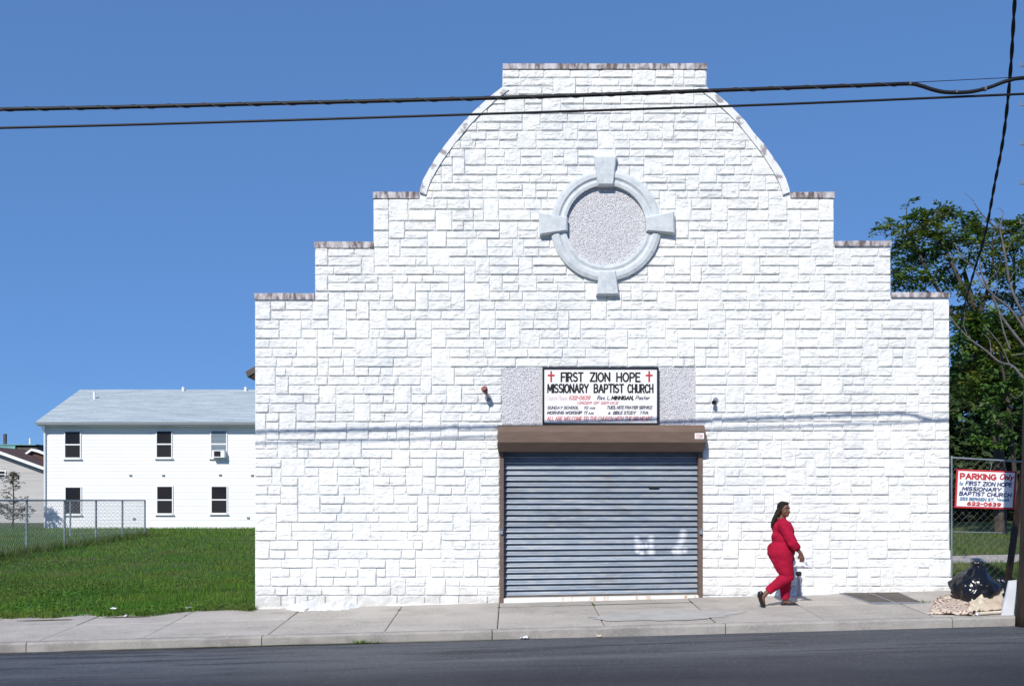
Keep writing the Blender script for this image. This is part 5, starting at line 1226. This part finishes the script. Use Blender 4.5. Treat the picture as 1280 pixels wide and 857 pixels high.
# body: one skin surface under the clothes
bm = bmesh.new()
hc = q(331, 172, -.01)
HR = R(-58); ch_, sh_ = math.cos(HR), math.sin(HR)
def hv(x, y, z): return hc + Vector((x*ch_ - y*sh_, x*sh_ + y*ch_, z))
def hell(bm, x, y, z, rx_, ry_, rz_, tilt=0):
    bmesh.ops.create_icosphere(bm, subdivisions=3, radius=1, matrix=Matrix.Translation(hv(x, y, z)) @ Matrix.Rotation(HR, 4, 'Z') @ Matrix.Rotation(tilt, 4, 'Y') @ Matrix.Diagonal((rx_, ry_, rz_, 1)))
hell(bm, 0, 0, .014, .090, .076, .104); hell(bm, .026, 0, -.052, .060, .062, .066); hell(bm, .058, 0, -.088, .030, .032, .024)
for sd_ in (-1, 1):
    hell(bm, .056, sd_*.034, -.034, .030, .026, .030); hell(bm, .076, sd_*.028, .026, .016, .024, .010); hell(bm, -.008, sd_*.076, -.012, .018, .010, .028); hell(bm, .094, sd_*.012, -.034, .010, .010, .009)
capsule(bm, hv(.084, 0, .012), hv(.100, 0, -.028), .009, .013); hell(bm, .086, 0, -.058, .014, .024, .008); hell(bm, .083, 0, -.070, .014, .021, .009)
chainc(bm, [q(322, 205), q(316, 245)], [.055, .062]); chainc(bm, [q(322, 275), q(322, 330), q(322, 420)], [.12, .125, .15], 1.15)
for a, b, c in ((sh_n, el_n, wr_n), (sh_f, el_f, wr_f)): chainc(bm, [a, b, c], [.05, .040, .025])
chainc(bm, [hip_n, kn_n, an_n], [.10, .065, .036]); chainc(bm, [hip_f, kn_f, an_f], [.10, .065, .036])
chainc(bm, [an_n, q(196, 690, -.09), q(204, 735, -.09)], [.036, .036, .026]); chainc(bm, [an_f, q(352, 733, .09), q(405, 738, .08)], [.036, .034, .026])
def hand(bm, wr, d, side, out):
    """Palm, four unequal bent fingers and a thumb that leaves the side of the palm."""
    d = d.normalized(); side = side.normalized(); out = out.normalized(); p0 = wr + d*.012; p1 = wr + d*.075
    for k, s in enumerate((-.026, -.009, .009, .025)): capsule(bm, wr + side*s*.6, p1 + side*s, .015, .0125, 8, rings=3)
    for s, l in ((-.028, .030), (-.0095, .036), (.0095, .034), (.027, .026)):
        a = p1 + side*s; b = a + d*l + out*.010; c = b + d*l*.55 + out*l*.55; e = c + d*l*.1 + out*l*.6
        capsule(bm, a, b, .0095, .0088, 8, rings=3); capsule(bm, b, c, .0088, .008, 8, rings=3); capsule(bm, c, e, .008, .007, 8, rings=3)
    a = wr + d*.025 - side*.028; b = a + d*.03 - side*.016 + out*.016; c = b + d*.026 + out*.016 + side*.006
    capsule(bm, a, b, .013, .010, 8, rings=3); capsule(bm, b, c, .010, .008, 8, rings=3)
hand(bm, wr_n, Vector((.22, .0, -.9)), Vector((-1, .25, -.2)) * -1, Vector((-.2, .95, -.1)))
hand(bm, wr_f, Vector((.25, 0, -.9)), Vector((1, 0, .2)), Vector((-.2, -.9, -.1)))
body = fuse("body", bm, M['skin'], person, .0055, 2)
# top with long loose sleeves pushed to below the elbow
bm = bmesh.new()
ell(bm, q(322, 285), .150, .205, .14); ell(bm, q(345, 300), .118, .175, .12); ell(bm, q(325, 340), .160, .200, .15); ell(bm, q(330, 375), .155, .205, .12)
capsule(bm, q(319, 236), q(312, 262), .066, .11); ell(bm, q(350, 352), .13, .17, .11)
capsule(bm, q(300, 275, -.05), q(296, 330, -.05), .09, .10); capsule(bm, q(322, 345), q(318, 395), .142, .155, sy=1.25)
chainc(bm, [sh_n + Vector((0, .01, 0)), sh_n.lerp(el_n, .5), el_n, el_n.lerp(wr_n, .42)], [.088, .086, .080, .068]); chainc(bm, [sh_f, sh_f.lerp(el_f, .5), el_f, el_f.lerp(wr_f, .45)], [.088, .085, .078, .066])
capsule(bm, el_n.lerp(wr_n, .30), el_n.lerp(wr_n, .40), .072, .070)
fuse("shirt", bm, M['crimson'], person, .008, 3, .013, 2)
bm = bmesh.new()
ell(bm, q(316, 408), .205, .215, .135); ell(bm, q(300, 425), .164, .20, .13); ell(bm, q(345, 420), .13, .18, .15); ell(bm, q(318, 385), .168, .205, .09)
chainc(bm, [hip_n + Vector((.0, -.01, 0)), q(322, 490, -.10), q(338, 540, -.10), kn_n, q(290, 607, -.095), q(240, 645, -.09), q(218, 665, -.09)], [.150, .132, .112, .096, .082, .066, .062])
capsule(bm, q(290, 428, -.06), q(318, 520, -.085), .145, .108); capsule(bm, q(300, 420, .06), q(330, 500, .085), .15, .112)
chainc(bm, [hip_f, q(340, 490, .095), kn_f, q(351, 640, .09), q(350, 690, .09), q(350, 714, .09)], [.165, .125, .094, .080, .068, .064])
capsule(bm, q(335, 440, -.06), q(345, 500, -.04), .12, .10)
fuse("trousers", bm, M['crimson'], person, .008, 3, .011, 7, [(q(350, 706), Vector((.05, 0, -1))), (q(228, 657, -.09), (an_n - kn_n).normalized())])
# hair swept back to a long ponytail
bm = bmesh.new()
hell(bm, -.018, 0, .034, .094, .088, .094, .35); hell(bm, -.052, 0, .0, .056, .078, .078); hell(bm, .012, 0, .088, .068, .068, .036)
chainc(bm, [q(300, 178, -.02), q(286, 200, -.035), q(272, 228, -.05), q(260, 255, -.055), q(253, 276, -.055)], [.040, .036, .033, .028, .012], 1.1)
capsule(bm, q(304, 184, -.06), q(290, 205, -.05), .024, .022)
fuse("hair", bm, M['hair'], person, .006, 2, .008, 4)
for sd_ in (-1, 1):
    bm = bmesh.new(); hell(bm, .0795, sd_*.031, .004, .010, .012, .0055); me = bpy.data.meshes.new("eye"); bm.to_mesh(me); bm.free(); me.materials.append(M['eyew']); e = link("eye", me, person)
    bm = bmesh.new(); hell(bm, .0875, sd_*.030, .003, .004, .0055, .0055); me = bpy.data.meshes.new("iris"); bm.to_mesh(me); bm.free(); me.materials.append(M['inkblack']); link("iris", me, e)
    bm = bmesh.new(); hell(bm, .090, sd_*.030, .028, .006, .020, .004); me = bpy.data.meshes.new("eyebrow"); bm.to_mesh(me); bm.free(); me.materials.append(M['hair']); link("eyebrow", me, person)
bm = bmesh.new(); hell(bm, .0905, 0, -.060, .012, .023, .0065); hell(bm, .088, 0, -.070, .012, .020, .0075); me = bpy.data.meshes.new("lips"); bm.to_mesh(me); bm.free(); me.materials.append(M['lips']); link("lips", me, person)
# shoes
bm = bmesh.new(); chainc(bm, [q(186, 668, -.09), q(186, 700, -.09), q(200, 738, -.09), q(206, 748, -.09)], [.040, .036, .036, .022], .95); capsule(bm, q(176, 665, -.09), q(172, 685, -.09), .022, .018); fuse("shoe", bm, M['shoe'], person, .006, 2)
bm = bmesh.new(); chainc(bm, [q(338, 735, .09), q(375, 738, .085), q(405, 740, .08), q(422, 743, .075)], [.034, .032, .032, .016], 1.05); capsule(bm, q(332, 740, .09), q(332, 744, .09), .022, .020); ell(bm, q(380, 745, .085), .12, .045, .010); fuse("shoe", bm, M['shoe'], person, .006, 2)
# paper in her hand
pc = wr_n + Vector((.22, 0, -.9)).normalized() * .115
sheet("held_paper", "crumpled white paper held in the walking woman's hand", "paper", [pc + Vector((-.13, .02, -.10)), pc + Vector((.10, .04, -.12)), pc + Vector((.05, .01, .03)), pc + Vector((-.03, .03, .01))], M['paper'], 2.7, .03, .004, n=8)
